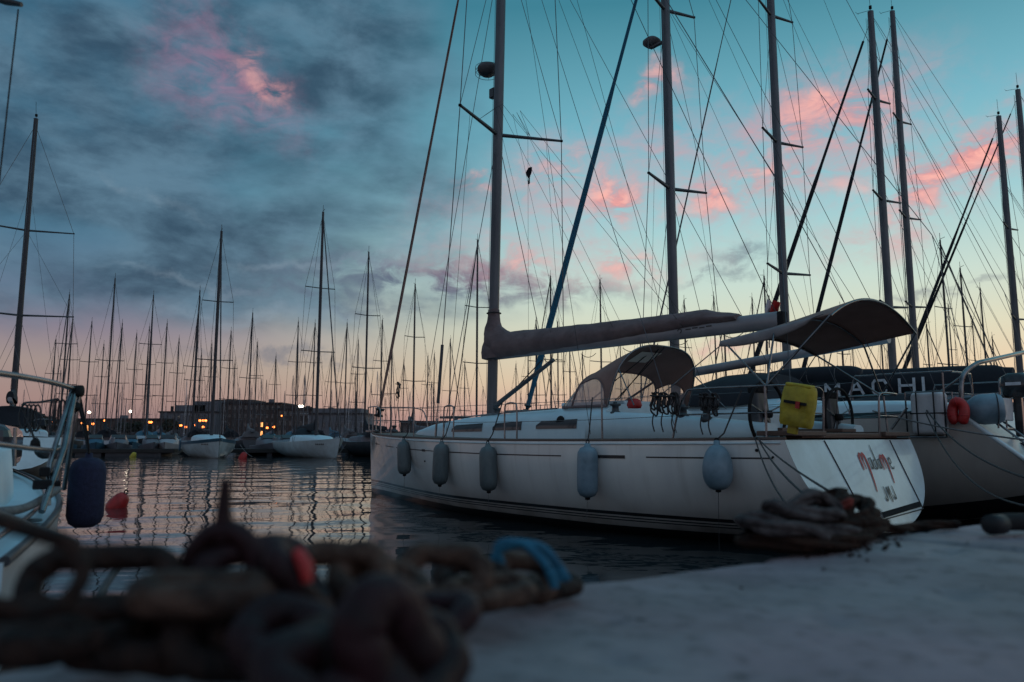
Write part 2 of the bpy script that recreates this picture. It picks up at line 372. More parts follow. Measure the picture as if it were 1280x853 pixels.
    def blobs(lst, src):
        tot = None
        for (px, py, rx, ry, ang, s) in lst:
            r = ray(px, py).normalized(); a = math.degrees(math.atan2(r.x, r.y)); e = math.degrees(math.asin(r.z))
            m = N.new('ShaderNodeMapping'); m.vector_type = 'TEXTURE'; m.inputs['Location'].default_value = (a, e, 0)
            m.inputs['Rotation'].default_value = (0, 0, R(ang)); m.inputs['Scale'].default_value = (rx / 15.5, ry / 15.5, 1); Lk.new(src, m.inputs[0])
            ln = N.new('ShaderNodeVectorMath'); ln.operation = 'LENGTH'; Lk.new(m.outputs[0], ln.inputs[0])
            v = mr(ln.outputs['Value'], 1.5, .1, 0., s)
            tot = v if tot is None else mt('MAXIMUM', tot, v)
        return tot
    # streak clouds
    streak = blobs([(560, 352, 220, 24, -3, 1.0), (480, 330, 120, 18, -5, .8), (400, 372, 120, 12, -6, .6), (360, 445, 110, 7, -4, .5), (930, 328, 40, 10, -12, .6), (900, 345, 50, 8, 0, .5), (1165, 362, 70, 5, 4, .5), (1230, 350, 60, 4, 0, .4), (480, 395, 110, 8, 2, .45)], pw)
    sky = mix(mt('MULTIPLY', streak, mr(tex, .36, .58)), sky, lin((84, 96, 116)))
    light = blobs([(420, 325, 130, 7, 4, .6), (240, 352, 90, 6, -5, .5), (330, 395, 150, 8, -2, .5), (180, 240, 60, 8, -18, .4), (520, 300, 80, 8, 10, .5)], pw)
    sky = mix(mt('MULTIPLY', light, mr(tex, .30, .60, 0., .5)), sky, lin((140, 158, 172)))
    # soft pink veil, then brighter cores
    veil = blobs([(280, 95, 95, 46, -30, .50), (760, 220, 210, 60, 14, .62), (700, 325, 170, 36, 0, .70), (930, 205, 130, 56, 32, .95), (1050, 165, 110, 60, 25, .90), (1170, 225, 130, 46, 28, .90), (1010, 250, 120, 30, 20, .5), (915, 438, 70, 9, 0, .7), (830, 100, 50, 22, 10, .5)], pw)
    sky = mix(mt('MULTIPLY', veil, mr(tex, .25, .75)), sky, mix(mr(az, -14., -6.), lin((186, 116, 142)), lin((204, 142, 148))))
    cores = blobs([(1200, 212, 62, 20, 28, 1.1), (880, 262, 40, 10, 16, .8), (1100, 150, 26, 26, 40, .7), (770, 235, 36, 24, -10, 1.0), (985, 185, 60, 22, 32, .7), (900, 250, 70, 18, 14, .8), (1060, 235, 40, 18, 10, .45), (690, 210, 50, 18, 10, .4), (325, 98, 36, 16, -48, .50), (345, 118, 18, 16, -40, .45), (300, 80, 26, 14, -40, .25), (760, 242, 34, 20, -8, .95), (795, 325, 52, 11, 3, .7), (650, 325, 45, 12, 0, .4), (600, 212, 34, 10, 0, .45), (918, 240, 52, 12, 18, .9), (950, 205, 52, 16, 30, .85), (1030, 140, 62, 20, 12, .75), (1078, 140, 40, 18, 38, .8), (1015, 208, 12, 8, 0, .6), (1195, 210, 58, 19, 30, 1.0), (1150, 195, 16, 9, 0, .6), (1105, 248, 42, 10, 12, .75), (1215, 190, 36, 10, 12, .8), (820, 98, 30, 14, 25, .5)], pw)
    ct = mt('MULTIPLY', cores, texm)
    sky = mix(ct, sky, mix(mr(tex, .40, .66), lin((190, 126, 134)), lin((240, 172, 160))))
    # physical sky, sun at the horizon, adds a little of its own gradient
    ns = N.new('ShaderNodeTexSky'); ns.sky_type = 'NISHITA'; ns.sun_disc = False; ns.sun_elevation = R(1.0); ns.sun_rotation = R(SUN_AZ)
    nv = N.new('ShaderNodeVectorMath'); nv.operation = 'SCALE'; Lk.new(ns.outputs[0], nv.inputs[0]); nv.inputs['Scale'].default_value = .006
    av = N.new('ShaderNodeVectorMath'); Lk.new(sky, av.inputs[0]); Lk.new(nv.outputs[0], av.inputs[1])
    bg.inputs[1].default_value = 1.17
    Lk.new(av.outputs[0], bg.inputs[0])
    w.cycles.sampling_method = 'MANUAL'; w.cycles.sample_map_resolution = 512
SUN_AZ = 38.0
build_world()
sl = bpy.data.lights.new('sun', 'SUN'); sl.energy = .10; sl.angle = R(25); sl.color = (1.0, .62, .45)
so = bpy.data.objects.new('sun', sl); col.objects.link(so)
sd = Vector((sin(R(SUN_AZ)) * cos(R(6)), cos(R(SUN_AZ)) * cos(R(6)), sin(R(6))))
so.rotation_euler = sd.to_track_quat('Z', 'Y').to_euler(); so.location = (30, 30, 40)

# ------------------------------------------------------------------ water, quay, far shore
MB().add([(-1500, -300, 0), (1500, -300, 0), (1500, 3000, 0), (-1500, 3000, 0)], [(0, 1, 2, 3)]).build('water', 'water')['kind'] = 'structure'

QZ = CAMZ - .268; QO = Vector((-.63, .94, 0)); QE = Vector((.8, .6, 0)); QN = Vector((.6, -.8, 0))   # edge origin, along, inland
def build_quay():
    ss = [-40, -20, -10, -5, -3]; x = -2.0
    while x < 5: ss.append(x); x += .025
    ss += [5, 6, 8, 12, 20, 40]
    tt = [0.0]; x = .02
    while x < 2.4: tt.append(x); x += .025 if x < 1.3 else .06
    tt += [3, 5, 9, 16]
    def edge(s): return .035 * noise.noise(Vector((s * 1.1, 3, 0))) + .012 * noise.noise(Vector((s * 6, 7, 0)))
    def top(s, t):
        p = Vector((s, t, 0)); z = .020 * noise.noise(p * 1.1) + .003 * noise.noise(p * 6) + .0022 * noise.noise(p * 22) - .006 * max(0, noise.noise(p * 9 + Vector((5, 5, 0))) - .42) * 8
        for c, dd, w in ((1.95, .05, .03), (-1.6, .04, .02), (3.6, .04, .02)):
            g = abs(s - .10 * t - c - .02 * noise.noise(p * 3)); z -= dd * max(0, 1 - g / w) ** 2
        r = .07
        if t < r: z -= r * (1 - math.sqrt(max(0, 1 - ((r - t) / r) ** 2)))
        return QZ + z
    rows = []
    for s in ss:
        e = edge(s); row = []
        for t in reversed(tt):
            w = QO + QE * s + QN * (t + e); row.append(Vector((w.x, w.y, top(s, t))))
        for z in (.9, .7, .5, .3, .1, -.1, -.6):
            w = QO + QE * s + QN * (e - .0 + .02 * noise.noise(Vector((s * 3, z * 4, 1)))); row.append(Vector((w.x, w.y, z)))
        rows.append(row)
    MB().loft(rows, False).build('quay_pavement', 'stone')['kind'] = 'structure'
build_quay()

# far land strip with the town behind the harbour
MB().box((0, 300, .4), (1400, 110, 1.6)).build('far_shore_ground', 'land')['kind'] = 'structure'
def building(px0, px1, ytop, d, label, m='stoneA', steps=None, rows=3, win=9, lit=(), depth=18):
    x0, x1 = at(px0, 547, d).x, at(px1, 547, d).x; zt = at(640, ytop, d).z; z0 = 1.2
    root = empty('quayside_building', ((x0 + x1) / 2, d, z0), 0, label, 'building')
    w = x1 - x0; h = zt - z0
    MB().box((0, depth / 2, h / 2), (w, depth, h)).build('wall', m, root)
    MB().box((0, depth / 2, h + .25), (w + .8, depth + .8, .5)).build('roof', 'roof', root)
    for (a, b, t) in (steps or []):
        xa = w * a - w / 2; xb = w * b - w / 2; hh = at(640, t, d).z - zt
        MB().box(((xa + xb) / 2, depth / 2 + 1, h + .5 + hh / 2), (xb - xa, depth - 4, hh)).build('upper_storey', m, root)
    rb = random.Random(int(px0) * 7)
    for q in range(max(2, int(w / 9))):
        cw = rb.uniform(.6, 1.8); ch = rb.uniform(.8, 2.6); cx = rb.uniform(-w * .47, w * .47)
        MB().box((cx, rb.uniform(2, depth - 3), h + .5 + ch / 2), (cw, cw * 1.2, ch)).build('chimney', rb.choice(('roof', 'stoneB')), root)
    k = 0
    for r in range(rows):
        for c in range(win):
            wx = -w / 2 + w * (c + .5) / win; wz = h * (r + .55) / rows
            f = MB().box((wx, -.05, wz), (min(1.3, w / win * .45), .12, min(1.7, h / rows * .5))).build('window', 'pane_lit' if k in lit else 'pane', root); k += 1
    return root
building(90, 204, 525, 255, 'long low stone harbour building left of the stepped block', rows=1, win=22, lit=(3, 17))
building(198, 268, 516, 262, 'grey rendered block with stepped roof beside the dark terrace', 'stoneB', [(.2, .75, 508), (.55, .99, 503)], 2, 10)
building(262, 350, 505, 268, 'large dark flat roofed terrace, tallest building across the harbour', 'stoneA', [(.0, .55, 501)], 4, 13, lit=(9, 22))
building(346, 392, 512, 266, 'dark house row stepping down right of the tall terrace', 'stoneA', [(.05, .4, 508)], 3, 7)
building(384, 456, 518, 262, 'pale low building with a flat dark overhanging roof', 'stoneB', [(.02, .9, 512)], 1, 9)
building(500, 640, 528, 275, 'long low shed seen over the bow of the white yacht', 'stoneA', None, 1, 12)
building(880, 1010, 524, 280, 'low warehouse seen between the cockpit and the dark sail cover', 'stoneA', None, 1, 10)
building(1030, 1130, 520, 270, 'low pale quayside building behind the steering wheel', 'stoneB', None, 1, 8)
building(-60, 90, 531, 270, 'low dark shed at the far left of the harbour', 'stoneA', None, 1, 10)

def tree(px, d, h, wd, label):
    p = at(px, 547, d); root = empty('shore_tree', (p.x, d, 1.2), 0, label, 'tree', 'trees on the far quay')
    MB().tube([(0, 0, 0), (.1, 0, h * .35), (-.1, .1, h * .6)], [.35, .25, .15], 6).build('trunk', 'bark', root)
    mb = MB()
    for i in range(420):
        a = random.uniform(0, 2 * pi); rr = random.random() ** .5; zz = random.uniform(-1, 1)
        lob = .75 + .35 * noise.noise(Vector((cos(a) * 1.5, sin(a) * 1.5 + px, zz * 1.5)))
        q = Vector((cos(a) * rr * wd / 2 * math.sqrt(1 - zz * zz * .8) * lob, sin(a) * rr * wd / 2 * lob, h * .65 + zz * h * .34 * lob))
        s = random.uniform(.25, .6); u = Vector((random.gauss(0, 1), random.gauss(0, 1), random.gauss(0, 1))).normalized(); w = u.orthogonal().normalized()
        mb.add([q + u * s, q + w * s * .8, q - u * s, q - w * s * .8], [(0, 1, 2, 3)], False)
    mb.build('crown', 'tree', root)
for a in [(42, 235, 8.5, 9, 'dark round tree on the far quay behind the steel rail'), (60, 238, 7, 7, 'smaller dark tree right of the round tree by the lamps'),
          (155, 240, 5.0, 7, 'low bushy tree before the long stone building'), (176, 242, 5.5, 8, 'low broad tree near the left end of the grey block'), (212, 240, 6, 7, 'bushy tree standing before the grey stepped block')]:
    tree(*a)

def lamp(px, py, d, kind='lamp_orange', r=.42):
    p = at(px, py, d); root = empty('street_lamp', (p.x, d, 1.2), 0, 'orange street lamp glowing on the far quay' if kind == 'lamp_orange' else 'tall white floodlight above the far quay roofs', 'street lamp',
                                    'orange street lamps on the far quay' if kind == 'lamp_orange' else 'white floodlights on the far quay')
    h = p.z - 1.2
    MB().tube([(0, .5, 0), (0, .5, h + .3), (0, 0, h + .45)], .09, 6).build('pole', 'far_mast', root)
    MB().lathe([(0, -r * .8), (r * .7, -r * .6), (r, 0), (r * .7, r * .6), (0, r * .8)], (0, 0, h), n=12).build('lamp_head', kind, root)
for q in [(103, 529), (116, 530), (131, 526), (186, 528), (189, 528), (226, 532), (232, 534), (242, 532), (250, 526), (254, 526), (257, 526), (254, 534), (334, 535), (342, 534), (83, 531), (66, 529)]: lamp(*q, 238)
for q in [(111.5, 515.5), (163, 514.5), (375, 508), (378, 508)]: lamp(*q, 244, 'lamp_white', .50)
lamp(352, 520, 250, 'lamp_orange', .3)

# ------------------------------------------------------------------ generic boats
def hull_fn(L, B, Bst, zst, zmid, zbow, rake=.4, stem=.2, kst=.25, km=-.4, um=.38, bpow=2.2):
    def sheer(u):
        return zmid + (zst - zmid) * max(0, 1 - u / .35) ** 2 + (zbow - zmid) * max(0, (u - .35) / .65) ** 1.8
    def keel(u):
        return kst + (km - kst) * min(1, u / .28) ** .8 if u < .85 else km + (u - .85) / .15 * .15
    def beam(u):
        if u < um: return Bst + (B - Bst) * sin(pi / 2 * u / um)
        return max(.02, B * (1 - ((u - um) / (1 - um)) ** bpow))
    def f(u, w):
        full = math.sqrt(max(0, 1 - (1 - w) ** 2.6)); vee = w ** .75
        k = max(0, (u - .55) / .45) ** 1.2
        return full * (1 - k) + vee * k
    def P(u, w, side=1):
        z = keel(u) + (sheer(u) - keel(u)) * w
        zt = (z - keel(0)) / (zst - keel(0)); zt = max(-.3, min(1.15, zt))
        x0 = -rake * (1 - zt); x1 = L - stem * (1 - (z + .4) / (zbow + .4))
        return Vector((x0 + (x1 - x0) * u, side * beam(u) * f(u, w), z))
    def ysurf(x, z):
        u = max(0, min(1, x / L))
        for _ in range(4):
            w = (z - keel(u)) / (sheer(u) - keel(u)); p = P(u, max(0, min(1, w))); u = max(0, min(1, u + (x - p.x) / L))
        return p.y
    P.sheer = sheer; P.beam = beam; P.ysurf = ysurf; P.L = L; P.keel = keel
    return P
def hull_meshes(P, root, m_hull, m_deck, m_tr, nu=44, nv=18, rail='teak', camber=.07):
    rings = []
    for i in range(nu + 1):
        u = i / nu
        row = [P(u, (1 - j / nv), 1) for j in range(nv)] + [P(u, 0, 1) * 1.0] + [P(u, (j / nv), -1) for j in range(1, nv + 1)]
        rings.append(row)
    h = MB().loft(rings, False).build('hull', m_hull, root)
    t = MB().add([p + Vector((-.002, 0, 0)) for p in rings[0]], [tuple(range(len(rings[0])))], False).build('transom', m_tr, root)
    dk = MB(); rows = []
    for i in range(nu + 1):
        u = i / nu; a = P(u, 1, 1); b = P(u, 1, -1)
        rows.append([a.lerp(b, j / 8) + Vector((0, 0, -.012 + camber * (1 - (2 * j / 8 - 1) ** 2) * min(1, a.y))) for j in range(9)])
    dk.loft(rows, False).build('deck', m_deck, root)
    if rail:
        mb = MB()
        for s in (1, -1):
            mb.tube([P(i / nu, 1, s) + Vector((0, -s * .025, .012)) for i in range(nu + 1)], .028, 6)
        mb.build('toe_rail', rail, root)
    return h
def mast_parts(root, x, z0, h, r=.11, spr=((7.9, 1.4, .5),), m='alu', rake=0.0, chain=(1.7, 0), dz=1.4, fore=None, back=None, furl=('canvas_grey', .05), wr=.008, lower=True, name=True, taper=.8):
    top = Vector((x - rake * (h - z0), 0, h))
    mp = lambda z: Vector((x - rake * (z - z0), 0, z))
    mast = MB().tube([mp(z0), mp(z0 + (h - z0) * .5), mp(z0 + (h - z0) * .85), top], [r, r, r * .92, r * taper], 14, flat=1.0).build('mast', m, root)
    MB().box(mp(z0) + Vector((0, 0, .03)), (r * 3, r * 3, .06)).build('mast_collar', 'alu_dark', mast)
    tips = []
    for (sz, hw, sw) in spr:
        tp = []
        for s in (1, -1):
            a = mp(sz); b = Vector((a.x - sw, s * hw, sz + .08)); tp.append(b)
            MB().tube([a, b], [r * .42, r * .26], 8).build('spreader', 'alu_dark', mast)
            MB().lathe([(0, -.03), (.035, -.02), (.035, .02), (0, .03)], b, n=8).build('spreader_tip', 'black', mast)
        tips.append(tp)
    for si, s in enumerate((1, -1)):
        c = Vector((x - chain[1], s * chain[0], dz)); pts = [c] + [t[si] for t in tips] + [mp(h - .3)]
        T('cap_shroud', pts, wr, 'wire', root, 5)
        if lower:
            zz = [t[0].z - .1 for t in tips] or [h * .6]
            c2 = c + Vector((-.05, -s * .12, 0)); T('lower_shroud', [c2, mp(zz[0])], wr * .8, 'wire', root, 5)
            if len(zz) > 1:
                T('diagonal_shroud', [tips[0][si], mp(zz[1])], wr * .7, 'wire', root, 5)
                if len(zz) > 2: T('diagonal_shroud', [tips[1][si], mp(zz[2])], wr * .7, 'wire', root, 5)
        if furl: MB().tube([c + (pts[1] - c) * .01, c + (pts[1] - c) * .06], wr * 2.2, 6).build('turnbuckle', 'steel', root)
    if fore:
        a = Vector((fore[0], 0, fore[1])); b = mp(h - .25 if len(fore) < 3 else fore[2])
        T('forestay', [a, b], wr, 'wire', root, 5)
        if furl:
            n = 20; MB().tube([a.lerp(b, .02 + .93 * i / n) for i in range(n + 1)], [furl[1] * (1.0 if 1 < i < 14 else .7) * (1.15 - .5 * i / n) for i in range(n + 1)], 8).build('furled_headsail', furl[0], root)
            MB().lathe([(0, 0), (.11, 0), (.11, .03), (.05, .05), (.05, .14), (.11, .16), (.11, .19), (0, .19)], a.lerp(b, .012), axis=(b - a), n=12).build('furling_drum', 'black', root)
    if back:
        a = mp(h - .05); sp_ = Vector((back[0] + .9, 0, back[1] + 3.2))
        T('backstay', [a, sp_], wr * .8, 'wire', root, 5)
        for s in (1, -1): T('backstay_leg', [sp_, (back[0], s * back[2], back[1])], wr * .7, 'wire', root, 5)
    for s in (-.04, .05): T('halyard', [mp(h - .2) + Vector((r + .02, s, 0)), mp(z0 + .4) + Vector((r + .03, s, 0))], wr * .6, 'line_grey', root, 4)
    if furl:
        for s in (1, -1):
            if tips: T('flag_halyard', [tips[0][0 if s > 0 else 1].lerp(mp(tips[0][0].z), .25), Vector((x - chain[1] - .2, s * (chain[0] - .1), dz))], wr * .5, 'line_dark', root, 4)
            T('running_backstay', [mp(h * .80), Vector((1.6, s * chain[0], dz + .1))], wr * .6, 'wire', root, 4)
        T('second_topping_lift', [mp(h - .1), Vector((x - 4.6, 0, 3.1))], wr * .5, 'line_dark', root, 4)
    # masthead gear
    g = MB().tube([top, top + Vector((0, .05, .75))], .007, 4).tube([top + Vector((0, 0, .05)), top + Vector((.45, 0, .12))], .008, 4).lathe([(0, .1), (.05, .1), (.05, .2), (0, .2)], top, n=8)
    g.tube([top + Vector((.45, -.12, .14)), top + Vector((.45, .12, .14))], .006, 4); g.build('masthead_gear', 'black', mast)
    return mast, mp, tips
def rounded_loft(stations, name, m, root, n=14, e=2.6, cap=True):
    # stations: (x, half width, z bottom, z top)
    rings = []
    for (x, w, zb, zt) in stations:
        ring = []
        for k in range(n + 1):
            a = pi * k / n; c = cos(a); s_ = sin(a)
            ring.append(Vector((x, w * math.copysign(abs(c) ** (2 / e), c), zb + (zt - zb) * abs(s_) ** (2 / e))))
        rings.append(ring)
    mb = MB().loft(rings, False)
    if cap:
        mb.add(rings[0], [tuple(range(n + 1))], False); mb.add(rings[-1], [tuple(range(n + 1))[::-1]], False)
    return mb.build(name, m, root)

ANG = math.atan2(9.5, -8.22)
# ================================================================== main yacht
YF = Frame(4.56, 10.2, ANG)
Y = empty('sailing_yacht', YF.w(0, 0, 0), ANG, 'large white sailing yacht with brown canvas covers and red and black lettering on its stern', 'sailing yacht')
HP = hull_fn(12.5, 2.05, 1.78, 1.37, 1.34, 1.52, rake=.42, kst=.20, stem=.12)
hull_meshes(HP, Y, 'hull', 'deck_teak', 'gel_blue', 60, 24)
# white moulded rim under the toe rail, and the side stripe
def on_hull(x, z, s=1, off=.004): return Vector((x, s * (HP.ysurf(x, z) + off), z))
mb = MB()
for s in (1, -1): mb.tube([on_hull(x, HP.sheer(x / 12.5) - .035, s, .004) for x in [0.05 + 12.1 * i / 60 for i in range(61)]], .014, 6)
mb.build('gunwale_rim', 'gel_blue', Y)
mb = MB()
def strip(x0, x1, dz, h, s=1, off=.0045):
    n = max(2, int((x1 - x0) / .2)); rows = []
    for i in range(n + 1):
        x = x0 + (x1 - x0) * i / n; zc = HP.sheer(x / 12.5) - dz
        rows.append([on_hull(x, zc - h / 2, s, off), on_hull(x, zc + h / 2, s, off)])
    mb.loft(rows, False, sm=False)
for s in (1, -1):
    for a, b, h in ((.15, 1.95, .018), (3.5, 6.6, .018), (6.9, 9.0, .016), (9.2, 9.9, .016), (10.6, 11.3, .016)): strip(a, b, .215, h, s)
    for a, b, h in ((2.3, 2.85, .045), (7.35, 7.5, .045), (10.95, 11.15, .045)): strip(a, b, .215, h, s, .007)
mb.build('side_stripe', 'stripe', Y)
mb = MB()
for (x, dz, r) in ((.35, .12, .02), (7.42, .42, .018), (.15, .2, .012)): mb.lathe([(0, .012), (r, .01), (r, -.02)], on_hull(x, HP.sheer(x / 12.5) - dz), axis=(0, 1, 0), n=10)
mb.build('through_hull_vent', 'black', Y)
# bow emblem (small square mark) near the stem
mb = MB()
for dx, dz, w, h in ((0, 0, .22, .02), (0, -.16, .22, .02), (-.1, -.08, .02, .16), (.1, -.08, .02, .16), (0, -.08, .06, .10)):
    x = 12.0 + dx; p = [on_hull(x - w / 2, 1.38 + dz - h / 2), on_hull(x + w / 2, 1.38 + dz - h / 2), on_hull(x + w / 2, 1.38 + dz + h / 2), on_hull(x - w / 2, 1.38 + dz + h / 2)]
    mb.add([q + Vector((0, .003, 0)) for q in p], [(0, 1, 2, 3)], False)
mb.build('bow_emblem', 'stripe', Y)
# transom details: plane through the raked stern
def trp(s, z, off=.008):   # s to starboard
    zt = (z - .20) / (1.37 - .20); n = Vector((-1.17, 0, .42)).normalized() * -1
    return Vector((-.42 * (1 - zt), -s, z)) + Vector((-off, 0, off * .3))
mb = MB()
for a, b in (((-.85, 1.36), (-.55, .34)), ((1.05, 1.36), (1.18, .42)), ((-.55, .345), (1.18, .42))): mb.tube([trp(*a), trp(*b)], .008, 5)
mb.build('platform_seam', 'stripe', Y)
mb = MB()
mb.add([trp(-.1, .38, .012), trp(1.15, .45, .012), trp(1.15, .52, .012), trp(-.1, .45, .012)], [(0, 1, 2, 3)], False)
mb.build('step_recess', 'black', Y)
# lettering drawn as brush strokes of varying width
def strokes(lst, m, name, ox, oz, sc, slant=0):
    mb = MB()
    for pts, wd in lst:
        P2 = smooth([(x, y, 0) for x, y in pts], 6); n = len(P2); L_ = []; R_ = []
        for i, p in enumerate(P2):
            t = P2[min(i + 1, n - 1)] - P2[max(i - 1, 0)]; t.normalize(); nn = Vector((-t.y, t.x, 0)); w = wd * 1.25 * (.45 + .55 * sin(pi * min(1, max(0, (i + 1) / (n + 1)))))
            for arr, q in ((L_, p + nn * w), (R_, p - nn * w)): arr.append(trp(ox + q.x * sc, oz + (q.y + slant * q.x) * sc, .010 + (.001 if m == 'ink' else 0)))
        mb.loft([[a, b] for a, b in zip(L_, R_)], False, sm=False)
    return mb.build(name, m, Y)
M1 = [([(0, 1.05), (.02, .65), (.03, .15)], .075), ([(.03, .8), (.17, 1.12), (.33, 1.0), (.37, .6), (.38, .2)], .06), ([(.38, .75), (.54, 1.12), (.74, 1.0), (.80, .5), (.78, 0), (.70, -.55), (.56, -1.1)], .085)]
M2 = [([(2.72, 1.0), (2.74, .6), (2.75, .2)], .06), ([(2.75, .75), (2.9, 1.08), (3.05, .95), (3.08, .6), (3.09, .25)], .055), ([(3.09, .7), (3.24, 1.08), (3.42, .95), (3.48, .5), (3.45, 0), (3.34, -.6)], .08)]
for g in (M1, M2): strokes(g, 'red_ink', 'red_letter', -.10, .945, .218, -.04)
BL = [([(1.35, .9), (1.1, .75), (1.1, .3), (1.35, .35), (1.45, .9), (1.45, .3), (1.55, .25)], .045),
      ([(1.95, .8), (1.7, .7), (1.68, .3), (1.9, .3), (2.02, .7)], .045), ([(2.0, 1.7), (2.03, .9), (2.1, .25)], .045),
      ([(2.55, .85), (2.3, .75), (2.28, .35), (2.5, .35), (2.6, .8), (2.62, .3)], .045),
      ([(3.8, .55), (4.1, .7), (4.05, .95), (3.82, .8), (3.82, .4), (4.1, .3), (4.25, .45)], .045),
      ([(1.55, -.8), (1.55, -1.5), (1.4, -1.6), (1.3, -1.4)], .05), ([(1.85, -1.55), (1.9, -.85), (2.05, -1.3), (2.25, -.8), (2.3, -1.6)], .05), ([(2.05, -1.3), (2.1, -1.7)], .05),
      ([(2.75, -.75), (2.75, -1.4), (2.6, -1.5), (2.5, -1.3)], .05)]
for g in BL: strokes([g], 'ink', 'black_letter', -.10, .945, .218, -.04)
# coachroof
CR = [(10.1, .25, 1.44, 1.50), (9.6, .55, 1.42, 1.58), (8.8, .82, 1.40, 1.70), (7.6, 1.02, 1.38, 1.81), (6.0, 1.16, 1.38, 1.88), (4.6, 1.22, 1.38, 1.93), (3.4, 1.24, 1.38, 1.95)]
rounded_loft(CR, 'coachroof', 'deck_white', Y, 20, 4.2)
def cr_y(x, z):
    for a, b in zip(CR, CR[1:]):
        if b[0] <= x <= a[0]:
            t = (a[0] - x) / (a[0] - b[0]); w, zb, zt = [a[i] + (b[i] - a[i]) * t for i in (1, 2, 3)]
            s_ = min(1, max(0, (z - zb) / (zt - zb))) ** (4.2 / 2); return w * math.sqrt(max(0, 1 - s_ ** 2)) ** (2 / 4.2) if s_ < 1 else 0
    return 1.2
for s in (1, -1):
    for (xa, xb) in ((7.65, 6.55), (6.2, 5.35), (4.95, 3.95)):
        rows = []
        for i in range(9):
            t = i / 8; x = xa + (xb - xa) * t; lo = 1.52 + .012 * (xa - 7) * -1; hi = lo + .155 * (.8 + .2 * t)
            if i == 0: hi = lo + .06
            rows.append([Vector((x, s * (cr_y(x, lo + (hi - lo) * j / 3) + .006), lo + (hi - lo) * j / 3)) for j in range(4)])
        MB().loft(rows, False).build('window', 'glass_dark', Y)
mb = MB()
for s in (1, -1): mb.tube([(x, s * (cr_y(x, 1.78) - .10), {0: 1.80}.get(0) + (8.4 - x) * .024) for x in (8.4, 7.6, 6.8, 6.0, 5.2, 4.6)], .014, 6)
mb.build('grab_rail', 'steel', Y)
for (x, w) in ((8.9, .5), (6.6, .55)):
    MB().box((x, 0, 1.84 + (8.9 - x) * .03), (w, w, .05)).build('deck_hatch', 'glass_dark', Y, bevel=.015)
MB().box((4.4, 0, 1.985), (1.5, .8, .06)).build('companionway_slide', 'deck_white', Y, bevel=.02)
# cockpit coamings, seats, well
for s in (1, -1):
    rounded = [Vector((3.5, s * 1.28, 1.38)), ]
    rings = []
    for i in range(15):
        t = i / 14; x = 3.6 - 3.1 * t; w = 1.28 + .12 * sin(pi * t); hgt = .44 - .22 * t ** 1.5
        rings.append([Vector((x, s * (w + .13), 1.36)), Vector((x, s * (w + .09), 1.36 + hgt * .8)), Vector((x, s * (w + .02), 1.36 + hgt)), Vector((x, s * (w - .16), 1.36 + hgt)), Vector((x, s * (w - .22), 1.36 + hgt * .8)), Vector((x, s * (w - .24), 1.25))])
    MB().loft(rings, True, True).build('cockpit_coaming', 'deck_white', Y, bevel=.0)
    MB().box((1.9, s * .82, 1.50), (2.9, .42, .05)).build('cockpit_seat', 'teak', Y, bevel=.01)
    MB().box((-.0 + .2, s * 1.25, 1.45), (.5, .8, .06)).build('stern_seat', 'teak', Y, bevel=.01)
MB().box((.12, 0, 1.425), (.22, 2.7, .07)).build('stern_bench', 'teak', Y, bevel=.012)
MB().box((1.9, 0, 1.55), (1.5, .32, .42)).build('cockpit_table', 'deck_white', Y, bevel=.03)
# winches
for (x, y, z) in ((3.05, 1.30, 1.80), (1.75, 1.36, 1.72), (1.35, 1.38, 1.68), (3.05, -1.30, 1.80), (1.6, -1.36, 1.72), (6.7, .62, 1.86)):
    w = MB().lathe([(0, -.08), (.085, -.08), (.085, -.02), (.055, .0), (.05, .07), (.085, .085), (.085, .11), (.03, .115), (.03, .14), (0, .14)], (x, y, z), n=16).build('winch', 'alu_dark', Y)
# instrument pod and speaker on the coaming
MB().box((2.25, 1.425, 1.62), (.22, .02, .10)).build('instrument', 'black', Y, bevel=.008)
MB().lathe([(0, .01), (.09, .01), (.10, -.01)], (4.35, cr_y(4.35, 1.7) + .01, 1.66), axis=(0, 1, 0), n=16).build('line_organiser', 'black', Y)
# steering wheels
for s in (1, -1):
    c = Vector((.62 if s > 0 else .72, s * 1.08, 1.70)); r = .43
    w = MB().tube([c + Vector((sin(0) * 0, cos(a) * r, sin(a) * r)) for a in [2 * pi * k / 40 for k in range(40)]], .023, 8, loop=True).build('steering_wheel', 'black', Y)
    mb = MB()
    for k in range(5):
        a = 2 * pi * k / 5 + .3; mb.tube([c + Vector((.04, 0, 0)), c + Vector((0, cos(a) * r, sin(a) * r))], .011, 6)
    mb.build('spoke', 'steel', w); MB().lathe([(0, -.06), (.05, -.05), (.05, .05), (0, .06)], c, axis=(1, 0, 0), n=12).build('hub', 'black', w)
    pd = MB().loft([[Vector((c.x + .12 + dx * a, c.y + dy * b, z)) for dx, dy in ((-1, -1), (1, -1), (1, 1), (-1, 1))] for z, a, b in ((1.3, .10, .17), (1.65, .08, .15), (1.98, .05, .13))], True, True, False).build('wheel_pedestal', 'alu_dark', Y, bevel=.03)
    MB().box((c.x + .13, c.y, 2.03), (.16, .26, .10)).build('binnacle', 'black', Y, bevel=.02)
# mast and rigging
mast, mp, tips = mast_parts(Y, 7.62, 1.82, 17.4, r=.108, spr=((7.92, 1.42, .52), (12.6, 1.15, .42)), rake=.030, chain=(1.72, .42), dz=1.36, fore=(12.2, 1.75), back=(.05, 2.0, 1.5), furl=('canvas_dark', .034), wr=.0095)
